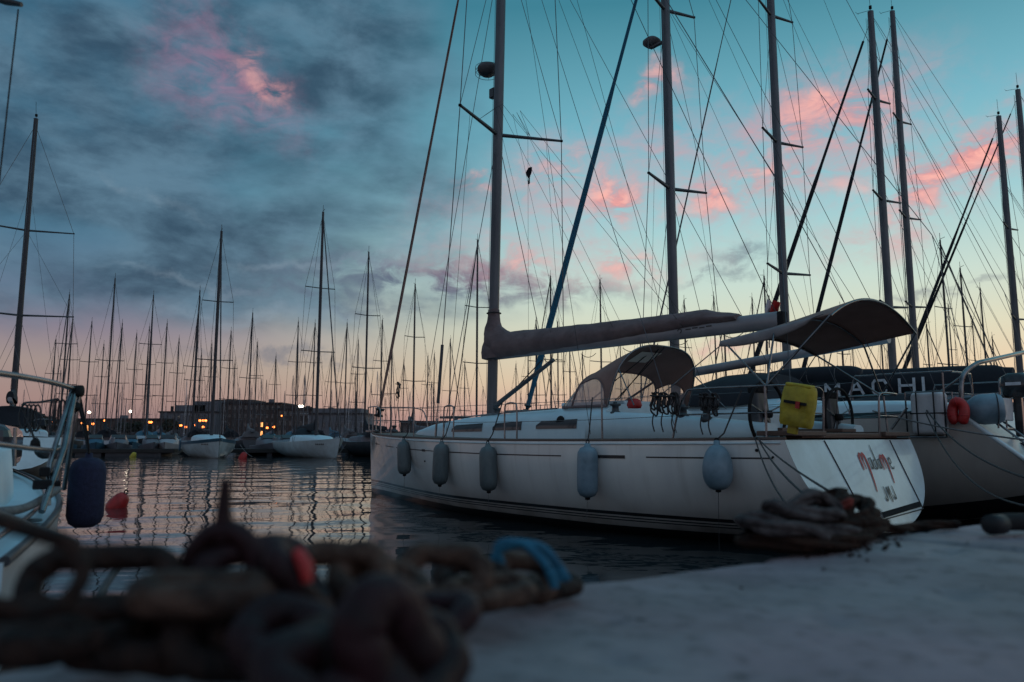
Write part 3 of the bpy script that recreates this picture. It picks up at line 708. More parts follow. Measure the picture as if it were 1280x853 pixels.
# radar on its bracket, steaming light
r0 = mp(9.55); rd = MB().lathe([(0, -.13), (.13, -.12), (.21, -.05), (.23, .03), (.20, .10), (.08, .135), (0, .14)], r0 + Vector((.42, 0, 0)), n=24).build('radar_dome', 'canvas_grey', mast)
mb = MB()
for zz in (-.10, -.02, .06): mb.tube([r0 + Vector((.42 + .27 * cos(a), .27 * sin(a), zz)) for a in [2 * pi * k / 24 for k in range(24)]], .006, 4, loop=True)
for k in range(8):
    a = 2 * pi * k / 8; mb.tube([r0 + Vector((.42 + .27 * cos(a), .27 * sin(a), zz)) for zz in (-.1, .06)], .005, 4)
mb.tube([r0 + Vector((.05, 0, -.14)), r0 + Vector((.42, 0, -.14))], .03, 6); mb.build('radar_guard', 'alu_dark', mast)
MB().box(mp(8.93) + Vector((.20, 0, 0)), (.16, .12, .22)).box(mp(8.93) + Vector((.12, 0, -.05)), (.1, .04, .04)).build('deck_light', 'alu_dark', mast, bevel=.02)
# shroud protector tube, baby stays, check lines
MB().tube([Vector((7.2, 1.72, 1.38)).lerp(tips[0][0], t) for t in (.10, .27)], .03, 8).build('shroud_cover', 'alu_dark', Y)
T('inner_forestay', [(10.3, 0, 1.6), mp(12.4)], .007, 'wire', Y, 5)
T('spinnaker_halyard', [(11.9, .25, 1.6), mp(17.0)], .006, 'line_dark', Y, 5)
T('topping_lift', [(1.0, 0, 3.08), mp(17.2) + Vector((-.15, 0, 0))], .006, 'line_dark', Y, 5)
for s in (1, -1):
    for xx, dzz in ((5.6, 0), (4.0, 0), (2.6, 0)): T('lazy_jack', [(xx, s * .14, 3.15), mp(9.4) + Vector((-.2 * (7.6 - xx) * .4, s * .25, -1.0)), tips[0][0 if s > 0 else 1].lerp(mp(8.0), .5)], .004, 'line_dark', Y, 4)
    T('running_line', [(3.2, s * 1.7, 1.45), mp(14.5)], .005, 'line_dark', Y, 4)
# boom, cover
boom = MB().loft([[Vector((x, .085 * cos(a), z + .13 * sin(a))) for a in [2 * pi * k / 14 for k in range(14)]] for x, z in ((7.45, 3.14), (4, 3.12), (1.0, 3.10))], True, True).build('boom', 'alu_light', Y)
MB().box((.96, 0, 3.10), (.10, .15, .24)).build('boom_end_cap', 'black', boom, bevel=.02)
mb = MB()
for k in range(4): mb.box((2.55 - k * .13, .089, 3.12 + .01 * (k % 2)), (.10, .004, .018))
mb.tube([(2.72 + .035 * cos(a), .09, 3.11 + .035 * sin(a)) for a in [4.5 * k / 12 for k in range(13)]], .006, 4)
mb.build('sailmaker_mark', 'stripe', boom)
n = 40; rings = []
for i in range(n + 1):
    t = i / n; x = 7.62 - 5.95 * t; zb = 3.02 + .14 * t ** 1.3; h = .60 - .36 * t ** .8; w = .22 - .08 * t
    if t < .09: h += .32 * (1 - t / .09) ** 1.2
    if t > .9: h *= 1 - (t - .9) / .1 * .55
    wr = .02 * noise.noise(Vector((x * 2.2, 0, 3)))
    rings.append([Vector((x, (w + wr) * cos(a) * (1 if sin(a) < .2 else (1 - .35 * sin(a))) + .012 * noise.noise(Vector((x * 4, a * 2, 0))), zb + h * (.5 + .5 * sin(a)) + .022 * noise.noise(Vector((x * 4 + a * 1.5, a * 1.2, 5))))) for a in [2 * pi * k / 22 for k in range(22)]])
cover = MB().loft(rings, True, True).build('sail_cover', 'canvas', Y)
rings = []
for i in range(9):
    z = 3.04 + 1.05 * i / 8; p = mp(z); rr = .24 - .015 * i + (.02 if i % 3 else -.01); rr *= 1 if i < 7 else .8
    rings.append([p + Vector((rr * 1.15 * cos(a), rr * .95 * sin(a), .01 * sin(3 * a))) for a in [2 * pi * k / 18 for k in range(18)]])
MB().loft(rings, True, True).build('mast_collar_cover', 'canvas', cover)
mb = MB().tube([mp(4.00) + Vector((.15 * cos(a), .15 * sin(a), .01)) for a in [2 * pi * k / 16 for k in range(16)]], .012, 5, loop=True)
mb.build('mast_tie', 'line_dark', cover)
for k in range(5): MB().tube(sag((5.9 - k * 1.0, .12, 2.90 + .02 * k), (5.55 - k * 1.0, .1, 2.88 + .02 * k), .07, 6), .006, 4).build('cover_tie', 'line_dark', cover)
T('boom_vang', [mp(2.0), (5.75, 0, 2.88)], [.05, .04], 'alu', Y, 10)
T('vang_tackle', [mp(1.95) + Vector((-.1, 0, 0)), (6.05, .02, 2.90)], .012, 'line_dark', Y)
for k, (a, b) in enumerate((((3.3, 0, 2.88), (4.5, .35, 2.02)), ((3.2, 0, 2.88), (4.5, -.35, 2.02)), ((3.1, 0, 2.88), (4.2, 0, 2.04)))): T('mainsheet', [a, b], .009, 'line_dark', Y, 5)
# sprayhood
def arch(x, z0, z1, w, lean, t):     # t -1..1 across
    a = t * pi / 2; y = w * (math.copysign(abs(sin(a)) ** .72, a)); z = z0 + (z1 - z0) * cos(a) ** .55 if abs(t) < 1 else z0
    return Vector((x + lean * (z1 - z) , y, z))
S0 = lambda t: Vector((5.0 - .68 * abs(t) ** 2.2, 1.06 * math.copysign(abs(t) ** .8, t), 1.96 - .06 * abs(t)))
S1 = lambda t: arch(3.98, 1.90, 2.53, 1.05, .40, t)
S2 = lambda t: arch(3.10, 1.90, 2.90, 1.05, .35, t)
lim = lambda i: .74 + .26 * max(0, min(1, (i - .30) / .62)) ** 1.5
def roof(i, j):
    tt = (j * 2 - 1) * lim(i)
    return S1(tt).lerp(S2(tt), i) + Vector((.02 * sin(9 * tt) * sin(pi * i), 0, .05 * sin(pi * i) * (1 - abs(tt)) - .012 * abs(sin(7 * tt)) * sin(pi * i)))
hood = MB().grid(roof, 22, 48).build('sprayhood', 'canvas_dark', Y, thick=.006)
MB().grid(lambda i, j: S0(j * 2 - 1).lerp(S1(j * 2 - 1), i), 6, 32).build('windscreen', 'clear', hood)
for sg in (1, -1):
    MB().grid(lambda i, j: (lambda t: S1(t).lerp(S2(t), i * .92))(sg * (lim(i * .92) + (1 - lim(i * .92)) * j)), 8, 8).build('side_window', 'clear', hood)
mb = MB().tube([S0(-1 + 2 * k / 30) for k in range(31)], .028, 6).tube([S1(-1 + 2 * k / 30) for k in range(31)], .020, 6)
for t in (-.55, .55, -1, 1): mb.tube([S0(t).lerp(S1(t), k / 5) for k in range(6)], .022, 6)
for sg in (1, -1): mb.tube([S1(sg).lerp(S2(sg), k / 5) for k in range(6)], .025, 6).tube([roof(k / 12, .5 + .5 * sg) for k in range(13)], .012, 6)
mb.build('window_hem', 'canvas', hood)
mb = MB()
for S in (S2,): mb.tube([S(-1 + 2 * k / 30) + Vector((-.012, 0, 0)) for k in range(31)], .016, 6)
for sg in (1, -1): mb.tube([S2(sg * .75), (2.75, sg * 1.22, 1.88)], .010, 6)
mb.build('hood_frame', 'steel', hood)
HPM = mat('hood_pane_painted_sky', (.95, .80, .66), .3, c2=(.85, .70, .6), nscale=3)  # opaque pane; warm sky showing through is painted into its colour
q = [roof(.35, .56), roof(.75, .56), roof(.75, .46), roof(.35, .46)]
MB().add([p + Vector((0, 0, .012)) for p in q] + [p + Vector((0, 0, -.014)) for p in q], [(0, 1, 2, 3), (4, 5, 6, 7)], False).build('roof_pane', HPM, hood)
# bimini
BX0, BX1, BW = 1.12, -.38, 1.25
def bim(i, j):
    t = j * 2 - 1; x = BX0 + (BX1 - BX0) * i; ze = 2.68 + .20 * i; zc = 2.83 + .38 * max(i, 0) ** .9
    return Vector((x, BW * t, ze + (zc - ze) * (1 - abs(t) ** 2.0)))
bi = MB().grid(bim, 16, 32).build('bimini', 'canvas_dark', Y, thick=.008)
mb = MB()
for i in (0, .5, 1): mb.tube([bim(i, j / 30) - Vector((0, 0, .015)) for j in range(31)], .014, 6)
for s in (0, 1):
    sg = 1 if s else -1; base = Vector((.30, sg * 1.62, 2.02))
    for i in (0, .5, 1): mb.tube([bim(i, s), base + Vector((.0, 0, .02 * i))], .014, 6)
    mb.tube([bim(0, s), (1.9, sg * 1.66, 1.98)], .008, 5)
mb.build('bimini_frame', 'steel', bi)
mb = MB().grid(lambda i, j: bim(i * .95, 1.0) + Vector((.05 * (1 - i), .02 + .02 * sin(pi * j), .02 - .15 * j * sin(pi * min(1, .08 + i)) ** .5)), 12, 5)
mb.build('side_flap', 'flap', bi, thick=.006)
# pushpit rails both sides
for s in (1, -1):
    mb = MB()
    mb.tube(smooth([(1.62, s * 1.78, 1.38), (1.55, s * 1.76, 1.7), (1.42, s * 1.74, 1.98), (1.25, s * 1.73, 2.03), (.35, s * 1.66, 2.03), (.12, s * 1.60, 2.03), (.02, s * 1.42, 2.03), (.0, s * 1.0, 2.03), (.0, s * .84, 2.0), (0, s * .80, 1.9), (.02, s * .80, 1.40)], 4), .0145, 8)
    mb.tube([(1.52, s * 1.75, 1.70), (.3, s * 1.68, 1.70), (.05, s * 1.5, 1.70), (.01, s * .82, 1.70)], .011, 6)
    mb.tube([(.30, s * 1.66, 2.03), (.28, s * 1.70, 1.38)], .0145, 8)
    mb.build('pushpit', 'steel', Y)
# pulpit
mb = MB()
for s in (1, -1):
    mb.tube(smooth([(10.9, s * .68, 1.47), (11.0, s * .64, 1.95), (11.25, s * .55, 2.12), (12.2, s * .22, 2.16), (12.45, s * .12, 2.10), (12.42, s * .10, 1.55)], 5), .0145, 8)
    mb.tube([(11.1, s * .6, 1.80), (12.4, s * .13, 1.84)], .010, 6); mb.tube([(11.8, s * .36, 2.14), (11.75, s * .4, 1.5)], .0125, 6)
mb.build('pulpit', 'steel', Y)
# stanchions and guard wires
sx = [2.75, 4.55, 6.35, 8.0, 9.5]
for s in (1, -1):
    tops = []
    for x in sx:
        y = HP.ysurf(x, 1.33) - .06; zd = HP.sheer(x / 12.5)
        if abs(x - 4.55) < .1 or abs(x - 6.35) < .1:
            MB().tube(smooth([(x + .30, s * y, zd), (x + .30, s * y, zd + .52), (x + .24, s * y, zd + .61), (x + .06, s * y, zd + .61), (x, s * y, zd + .52), (x, s * y, zd)], 4), .0135, 8).build('gate_stanchion', 'steel', Y)
        else: MB().tube([(x, s * y, zd), (x, s * y, zd + .62)], .0135, 8).build('stanchion', 'steel', Y)
        tops.append((x, s * y, zd))
    for h in (.60, .31):
        pts = [(11.0, s * .64, 1.47 + h)] + [(x, y, z + h) for x, y, z in reversed(tops)] + [(1.45, s * 1.74, 1.38 + h)]
        T('guard_wire', pts, .0045, 'steel', Y, 5)
# anchor roller, windlass
MB().box((12.45, 0, 1.56), (.45, .12, .06)).build('anchor_roller', 'steel', Y, bevel=.01)
MB().lathe([(0, 0), (.1, 0), (.1, .05), (.05, .08), (.05, .14), (.09, .16), (0, .18)], (11.4, 0, 1.52), n=14).build('windlass', 'alu_dark', Y)

# things hanging on / lying about the yacht ------------------------------------------------
def fender(px, ytop, ybot, wpx, label, kind='fender', m='fender', group='pale cylinder fenders along the yacht hull', tail=True, F_=YF, P_=HP):
    # find the spot on the hull under the pixel
    y = 1.7
    for _ in range(6):
        p = F_.l(px, (ytop + ybot) / 2, yl=y); rr = wpx / 2 * p.length * 0 + wpx / 2 * F_.w(*p).y / F
        y = P_.ysurf(p.x, p.z) + rr * .95
    rr = wpx / 2 * F_.w(*p).y / F; zt = F_.l(px, ytop, yl=y).z; zb = F_.l(px, ybot, yl=y).z; h = zt - zb
    root = empty('hull_fender', F_.w(p.x, y, zb), F_.a, label, 'fender', group)
    root.rotation_euler[1] = R({506: 4, 550: -3.5, 611: 2, 734: -1, 897: 0}.get(px, 0))
    if kind == 'fender': prof = [(0, 0), (rr * .25, .01), (rr * .35, h * .02), (rr * .72, h * .05), (rr * .96, h * .14), (rr, h * .26), (rr, h * .74), (rr * .96, h * .86), (rr * .72, h * .95), (rr * .35, h * .98), (rr * .25, h + .03), (0, h + .035)]
    else: prof = [(0, 0)] + [(rr * sin(pi * (k / 14)) ** .75 * (1.0 + .10 * cos(pi * k / 14)), h * (.5 - .5 * cos(pi * k / 14))) for k in range(1, 14)] + [(rr * .22, h * .99), (rr * .2, h + .05), (0, h + .055)]
    MB().lathe(prof, n=28).build('fender_body', m, root)
    MB().tube([(.03 * cos(a), 0, h + .05 + .03 * sin(a)) for a in [2 * pi * k / 10 for k in range(10)]], .009, 5, loop=True).lathe([(0, -.03), (.035, -.02), (.035, .01), (0, .01)], n=8).build('eye', 'black', root)
    dxr = random.uniform(-.25, .1)
    T('lanyard', [(0, 0, h + .06), (dxr * .3, -.06, h + .18 if False else 1.45 - zb), (dxr, -rr - .05, 1.98 - zb)], .010, 'line_dark', root, 6)
    if tail: T('tail_line', [(0, 0, 0), (.01, .01, -min(.30, zb - .02) if kind == 'fender' else -zb + .02)], .004, 'line_grey' if kind == 'fender' else 'line_dark', root, 4)
fender(506, 551, 594, 17, 'dark grey fender nearest the bow of the white yacht')
fender(550, 554, 607, 20, 'grey fender second from the bow, its line trailing to the water')
fender(611, 557, 615, 22, 'grey green fender hanging below the first cabin windows')
fender(734, 557, 623, 26, 'pale blue grey fender hanging amidships beside the short dark slot', m='fender_blue')
fender(897, 556, 613, 37, 'round teardrop fender hanging near the stern of the white yacht', kind='ball', m='fender_blue', group='round fenders on the white yacht')

# yellow bag on the pushpit
def yellow_bag():
    p = YF.l(998, 508, yl=1.80); root = empty('rescue_bag', YF.w(p.x, 1.80, p.z), ANG, 'yellow rescue bag strapped to the stern rail above the hull corner', 'bag')
    rot = Matrix.Rotation(R(-11), 3, 'Y'); rings = []
    for k in range(13):
        t = k / 12; z = -.235 + .47 * t; w = .20 * (1 - .06 * t) * (.90 + .10 * sin(pi * t) ** .4) ; d = .11 * (.72 + .28 * sin(pi * t) ** .5)
        rings.append([rot @ Vector((w * math.copysign(abs(cos(a)) ** .45, cos(a)) + .012 * noise.noise(Vector((a, z * 7, 0))), d * math.copysign(abs(sin(a)) ** .6, sin(a)) + .022 * noise.noise(Vector((a * 2, z * 8, 4))), z)) for a in [2 * pi * q / 28 for q in range(28)]])
    MB().loft(rings, True, True).build('bag_body', 'yellow', root)
    MB().box(rot @ Vector((-.02, .125, .04)), (.28, .012, .035), rot).build('strap', 'black', root)
    MB().box(rot @ Vector((-.06, .135, .02)), (.05, .012, .08), rot).build('buckle', 'red', root)
    MB().box(rot @ Vector((0, .02, .24)), (.32, .13, .045), rot).build('top_flap', 'yellow', root, bevel=.02)
    MB().box(rot @ Vector((.03, 0, -.28)), (.12, .05, .10), rot).build('lower_tab', 'yellow', root, bevel=.01)
yellow_bag()
def rope_coil(px, py, yl, label, loops=4, h=.28, w=.065, F_=YF, m='line_dark', r=.012, tail=.25):
    p = F_.l(px, py, yl=yl); root = empty('rope_coil', F_.w(p.x, yl, p.z), F_.a, label, 'rope')
    mb = MB()
    for k in range(loops):
        ww = w * random.uniform(.45, 1.2); hh = h * random.uniform(.55, 1.15); ox = random.uniform(-.05, .05)
        mb.tube(smooth([(ox + ww * sin(a) * (.5 + .5 * (1 - cos(a)) / 2) + random.uniform(-.015, .015), .02 * k - .05 + .02 * cos(3 * a), -hh / 2 + hh / 2 * cos(a)) for a in [2 * pi * q / 9 for q in range(9)]], 4, True), r, 6, loop=True)
    mb.tube([(-.03, .03, -.05), (.04, .03, -.04), (.04, -.08, -.05), (-.03, -.08, -.06)], r, 6, loop=True)
    mb.tube(smooth([(.02, 0, -h), (.04, .01, -h - tail * .5), (.0, .02, -h - tail)], 4), r * .8, 5)
    mb.build('coiled_line', m, root)
for a in [(818, 491, 1.84, 'first coil of dark rope hung on the guard wire by the sprayhood'), (829, 491, 1.84, 'second coil of dark rope hung on the guard wire by the sprayhood'), (842, 491, 1.82, 'widest coil of dark rope on the guard wire under the sprayhood'),
          (878, 492, 1.80, 'coil of dark rope hung just aft of the sprayhood'), (888, 492, 1.80, 'tangled dark rope coil left of the round fender line')]:
    rope_coil(*a)
rope_coil(497, 478, .1, 'small coil of dark rope tied to the forestay', h=.35, w=.07, tail=.1)
def red_lump():
    p = YF.l(793, 505, yl=.9); root = empty('winch_cover', YF.w(*p), ANG, 'small red cover on the cabin top under the sprayhood', 'cover')
    MB().lathe([(0, -.07), (.10, -.07), (.12, -.02), (.10, .05), (.05, .08), (0, .085)], n=16).build('cover', 'red', root)
red_lump()
def pennant():
    p = YF.l(660, 220, yl=-.6); root = empty('pennant', YF.w(*p), ANG, 'small dark pennant hanging from the starboard flag line', 'flag')
    MB().grid(lambda i, j: Vector((.03 * sin(5 * i) - .14 * j * (1 - i), .04 * sin(6 * i + 3 * j), .16 - .36 * i)), 8, 4).build('cloth', 'canvas_navy', root)
    T('flag_line', [(0, 0, -5.6), (0, 0, 1.0)], .004, 'line_dark', root, 4)
pennant()
def ensign():
    p = YF.l(967, 385, yl=-.3); root = empty('ensign', YF.w(*p), ANG, 'drooping red and white ensign above the boom end', 'flag')
    MB().grid(lambda i, j: Vector((-.13 * j + .05 * i, .05 * sin(7 * j + 2 * i), .13 - .25 * i - .08 * j)), 8, 8).build('cloth', 'red', root)
    MB().grid(lambda i, j: Vector((-.05 * j + .09 + .03 * i, .05 * sin(3 * j + 2 * i), .16 - .24 * i - .05 * j)), 6, 4).build('white_panel', 'letters', root)
    T('flag_staff', [(.10, 0, -.6), (.07, 0, .2)], .010, 'alu_dark', root, 5)
ensign()

# ================================================================== neighbouring yachts on the same quay
def b_canvas(stations, name, m, root, e=2.2): return rounded_loft(stations, name, m, root, 16, e)
# ---- second yacht (bare boom, arch, raft) 
F2 = Frame(8.3, 13.3, ANG)
B2 = empty('sailing_yacht', F2.w(0, 0, 0), ANG, 'high sided cream yacht next to the white one, with steel stern arch and ladder', 'sailing yacht')
P2 = hull_fn(12.6, 2.1, 1.75, 1.86, 1.62, 1.75, rake=1.75, kst=.30, stem=.9)
hull_meshes(P2, B2, mat('hull_cream', (.40, .37, .345), .35, c2=(.31, .285, .265), nscale=1.1, stretch=(1, 1, .3), coat=.2), 'gel_dim', 'gel_dim', 50, 18, rail='alu_dark')
mb = MB()
for s in (1, -1): mb.tube([Vector((x, s * (P2.ysurf(x, 1.42) + .004), 1.42)) for x in [.1 + .25 * i for i in range(11)]], .012, 4)
mb.build('side_stripe', 'stripe', B2)
mb = MB()
for s in (1, -1):
    rows = [[Vector((p.x, p.y + s * .006, p.z)) for p in (P2(u, w, s) for w in (.0, .06, .12, .18, .24))] for u in [i / 40 for i in range(41)]]
    mb.loft(rows, False)
mb.build('boot_top', 'antifoul', B2)
# stern steps rim and ladder
def tr2(s, z, off=.02): zt = (z - .30) / (1.86 - .30); return Vector((-1.75 * (1 - zt) - off, -s, z + off))
T('transom_rim', [tr2(-1.7, 1.84), tr2(-1.66, 1.3), tr2(-1.5, .8), tr2(-1.2, .45), tr2(0, .33), tr2(1.2, .45), tr2(1.66, 1.3)], .035, 'gel_blue', B2, 8)
mb = MB()
for s in (-.30, .10): mb.tube([tr2(s - .85, .75, .10), tr2(s - .85, 1.72, .10)], .018, 6)
for k in range(5): mb.tube([tr2(-1.15, .80 + .21 * k, .10), tr2(-.75, .80 + .21 * k, .10)], .022, 6)
mb.build('boarding_ladder', 'steel', B2)
rounded_loft([(9.8, .3, 1.66, 1.74), (8.6, .8, 1.66, 1.95), (6.8, 1.1, 1.66, 2.12), (4.4, 1.2, 1.66, 2.2), (3.4, 1.25, 1.66, 2.2)], 'coachroof', 'deck_white', B2, 16, 4)
rounded_loft([(3.3, 1.45, 1.80, 2.12), (1.0, 1.45, 1.84, 2.05), (.2, 1.3, 1.85, 1.98)], 'cockpit_coaming', 'deck_white', B2, 16, 5)
b_canvas([(6.2, .95, 2.12, 2.22), (5.7, 1.15, 2.1, 2.60), (5.0, 1.2, 2.05, 2.78), (4.3, 1.2, 2.05, 2.80), (3.8, 1.15, 2.1, 2.72)], 'sprayhood', 'canvas_navy', B2)
mast_parts(B2, 6.65, 2.1, 15.6, r=.12, spr=((7.55, 1.15, .25), (12.3, .95, .2)), chain=(1.75, .3), dz=1.66, fore=(12.1, 2.0), back=(-.2, 1.95, 1.2), furl=('rope_blue', .085), wr=.009)
m2 = [o for o in bpy.data.objects if o.parent == B2 and o.name.startswith('mast')][0]
p = Vector((7.12, 0, 11.62)); MB().lathe([(0, -.12), (.14, -.11), (.23, -.03), (.23, .03), (.14, .11), (0, .12)], p, n=20).box(p + Vector((-.2, 0, -.14)), (.5, .1, .05)).build('radar_dome', 'canvas_grey', m2)
MB().tube([(6.5, 0, 2.90), (1.6, 0, 3.30)], .105, 12).build('boom', 'alu_light', B2)
T('topping_lift', [(1.6, 0, 3.35), (6.6, 0, 15.4)], .006, 'line_dark', B2, 4)
mb = MB()
for s in (1,):
    mb.tube(smooth([(-.1, 1.5, 1.84), (-.1, 1.48, 2.2), (-.12, 1.38, 2.42), (-.2, 1.05, 2.60), (-.25, .5, 2.70), (-.25, -1.6, 3.0)], 5), .038, 10)
    mb.tube([(.6, 1.6, 1.84), (-.1, 1.42, 2.38)], .02, 6)
mb.build('stern_arch', 'steel', B2)
for s in (1, -1):
    mb = MB().tube(smooth([(1.6, s * 1.8, 1.8), (1.5, s * 1.78, 2.4), (1.3, s * 1.76, 2.46), (.1, s * 1.68, 2.46), (0, s * 1.5, 2.46), (-.02, s * .9, 2.46), (0, s * .7, 2.4), (0, s * .7, 1.85)], 4), .015, 8)
    mb.tube([(1.5, s * 1.77, 2.12), (.1, s * 1.66, 2.12), (0, s * .7, 2.12)], .012, 6); mb.tube([(.1, s * 1.66, 2.46), (.1, s * 1.66, 1.84)], .015, 6); mb.build('pushpit', 'steel', B2)
for x in (3.3, 5.1, 6.9, 8.7, 10.4):
    for s in (1, -1): MB().tube([(x, s * (P2.ysurf(x, 1.6) - .06), 1.64), (x, s * (P2.ysurf(x, 1.6) - .06), 2.28)], .013, 6).build('stanchion', 'steel', B2)
for s in (1, -1):
    for h in (2.26, 1.95): T('guard_wire', [(1.4, s * 1.76, h + .1)] + [(x, s * (P2.ysurf(x, 1.6) - .06), h) for x in (3.3, 5.1, 6.9, 8.7, 10.4)] + [(12.3, 0, h + .1)], .004, 'steel', B2, 4)
# raft canister
def raft():
    p = F2.l(1162, 517, yl=1.86); root = empty('raft_canister', F2.w(*p), ANG, 'white liferaft canister strapped upright in a steel cradle on the stern rail', 'liferaft')
    MB().box((0, 0, 0), (.50, .26, .68)).build('canister', 'raft', root, bevel=.07)
    MB().box((0, 0, 0), (.508, .268, .02)).build('seam', 'black', root, bevel=.003)
    for dx in (-.13, .13): MB().tube([(dx, .162, -.36), (dx, .162, .36), (dx, -.162, .36), (dx, -.162, -.36)], .012, 4, loop=True).build('strap', 'black', root)
    mb = MB()
    for dx in (-.29, .29): mb.tube([(dx, .17, .34), (dx, .17, -.38), (dx, -.17, -.38), (dx, -.17, .34)], .014, 6)
    mb.tube([(-.29, .17, -.38), (.29, .17, -.38)], .014, 6).tube([(-.29, -.17, -.38), (.29, -.17, -.38)], .014, 6).tube([(-.29, .17, .34), (.29, .17, .34)], .012, 6)
    mb.tube([(.3, .1, .1), (.55, .15, -.25)], .02, 6).build('cradle', 'steel', root)
raft()
def horseshoe():
    p = F2.l(1198, 516, yl=1.90); root = empty('horseshoe_buoy', F2.w(*p), ANG, 'red horseshoe lifebuoy hung on the stern rail between canister and fender', 'lifebuoy')
    a0 = R(-60); pts = [Vector((.15 * cos(a), 0, .20 * sin(a))) for a in [a0 + (2 * pi + 2 * a0 - .0 - 0) * k / 20 * 1.0 for k in range(21)]]
    pts = [Vector((.085 * sin(a), .015 * cos(3 * a), .17 * cos(a))) for a in [R(-155) + R(310) * k / 24 for k in range(25)]]
    MB().tube(pts, [.05] + [.078] * 23 + [.05], 12).build('float', 'red', root)
    mb = MB()
    for k in (4, 12, 20): mb.tube([pts[k] + (pts[k + 1] - pts[k]).normalized().cross(Vector((0, 1, 0))) * .081 * cos(a) + Vector((0, .081 * sin(a), 0)) for a in [2 * pi * q / 12 for q in range(12)]], .006, 4, loop=True)
    mb.build('band', 'red_ink', root)
horseshoe()
def rail_fender():
    p = F2.l(1227, 512, yl=1.55); root = empty('stowed_fender', F2.w(*p), ANG, 'fat blue grey fender lashed sideways on the cream yacht stern rail', 'fender')
    h = .62; rr = .24
    prof = [(0, -h / 2), (.03, -h / 2), (.05, -h / 2 + .03)] + [(rr * (.25 + .75 * sin(pi / 2 * min(1, k / 6)) ** .9), -h / 2 + .05 + h * .9 * k / 12) for k in range(1, 11)] + [(rr * .85, h / 2 - .03), (rr * .5, h / 2), (0, h / 2)]
    MB().lathe(prof, axis=(-.9, -.42, .06), n=28).build('fender_body', 'fender_blue', root)
    MB().tube([Vector((-.18, -.07, 0)) + Vector((-.42 * cos(a) * .245, .9 * cos(a) * .245, sin(a) * .245)) for a in [2 * pi * k / 20 for k in range(20)]], .008, 4, loop=True).build('lashing', 'line_dark', root)
rail_fender()
def outboard():
    p = F2.l(1273, 505, yl=.6); root = empty('outboard_motor', F2.w(*p), ANG, 'black outboard motor clamped to the stern rail of the cream yacht', 'outboard motor')
    rings = [[Vector((w * math.copysign(abs(cos(a)) ** .6, cos(a)) , d * math.copysign(abs(sin(a)) ** .6, sin(a)), z)) for a in [2 * pi * k / 20 for k in range(20)]] for z, w, d in ((.10, .14, .12), (.14, .20, .17), (.30, .23, .19), (.44, .21, .18), (.50, .12, .10))]
    MB().loft(rings, True, True).build('cowling', 'motor', root)
    MB().box((0, .0, -.2), (.12, .10, .62)).box((-.03, 0, -.52), (.28, .12, .03)).lathe([(0, -.18), (.05, -.12), (.06, .08), (0, .14)], (0, 0, -.68), axis=(1, 0, 0), n=12).build('leg', 'motor', root, bevel=.01)
    MB().box((.18, 0, .02), (.06, .30, .26)).build('clamp', 'alu_dark', root, bevel=.01)
    mb = MB()
    for k in range(3):
        a = 2 * pi * k / 3; mb.add([Vector((-.22, 0, -.68)) + Vector((dx, r_ * cos(a + t), r_ * sin(a + t))) for r_, t, dx in ((.02, 0, 0), (.13, -.4, .02), (.14, .3, -.02))], [(0, 1, 2)], False)
    mb.build('propeller', 'alu_dark', root)
    MB().box((.0, .192, .32), (.22, .006, .05)).build('cowling_decal', 'letters', root)
outboard()
def bracket_box():
    p = F2.l(1256, 512, yl=1.0); root = empty('motor_bracket_board', F2.w(*p), ANG, 'grey board for the outboard, bolted on the stern rail beside the fender', 'board')
    MB().box((0, 0, 0), (.08, .55, .36)).build('board', 'raft', root, bevel=.02)
    MB().tube([(.05, -.2, -.3), (.05, -.2, .2)], .014, 6).tube([(.05, .2, -.3), (.05, .2, .2)], .014, 6).build('bracket', 'steel', root)
bracket_box()
rope_coil(1266, 560, .9, 'black hose coil hanging on the stern of the cream yacht', F_=F2, h=.5, w=.12, r=.02)

# ---- third yacht with navy lettered cover
F3 = Frame(11.9, 16.5, ANG)
B3 = empty('sailing_yacht', F3.w(0, 0, 0), ANG, 'yacht with a long navy sail cover lettered in grey capitals', 'sailing yacht')
P3 = hull_fn(12.2, 2.0, 1.7, 1.45, 1.35, 1.6, rake=.8, kst=.25, stem=.7)
hull_meshes(P3, B3, 'gel_dim', 'gel_dim', 'gel_blue', 40, 14, rail='alu_dark')
rounded_loft([(9.4, .3, 1.4, 1.5), (8.2, .8, 1.4, 1.75), (6.5, 1.1, 1.4, 1.9), (3.6, 1.2, 1.4, 1.95)], 'coachroof', 'deck_white', B3, 16, 4)
rounded_loft([(3.5, 1.3, 1.4, 1.8), (.4, 1.25, 1.4, 1.7)], 'cockpit_coaming', 'deck_white', B3, 16, 5)
mast_parts(B3, 6.35, 1.9, 19.5, r=.118, spr=((6.05, 1.15, .2), (9.95, 1.1, .2), (13.9, .95, .15)), chain=(1.7, .2), dz=1.4, fore=(11.9, 1.7), back=(0, 1.5, 1.1), furl=('canvas_grey', .026), wr=.009)
rings = []
for i in range(33):
    t = i / 32; x = 6.55 - 5.7 * t; zt = 3.28 - .26 * t + .02 * sin(9 * t); zb = 2.30 + .12 * t
    w = .30 - .06 * t; 
    if t < .06: w *= .6 + .4 * t / .06
    if t > .95: w *= .7; zt -= .05
    rings.append([Vector((x, (w + .02 * noise.noise(Vector((x * 2, a, 1)))) * math.copysign(abs(cos(a)) ** .7, cos(a)) * (1 - .25 * max(0, sin(a))), (zt + zb) / 2 + (zt - zb) / 2 * sin(a) + .01 * noise.noise(Vector((x * 3, a * 2, 0))))) for a in [2 * pi * k / 24 for k in range(24)]])
cov3 = MB().loft(rings, True, True).build('sail_cover', 'canvas_navy', B3)
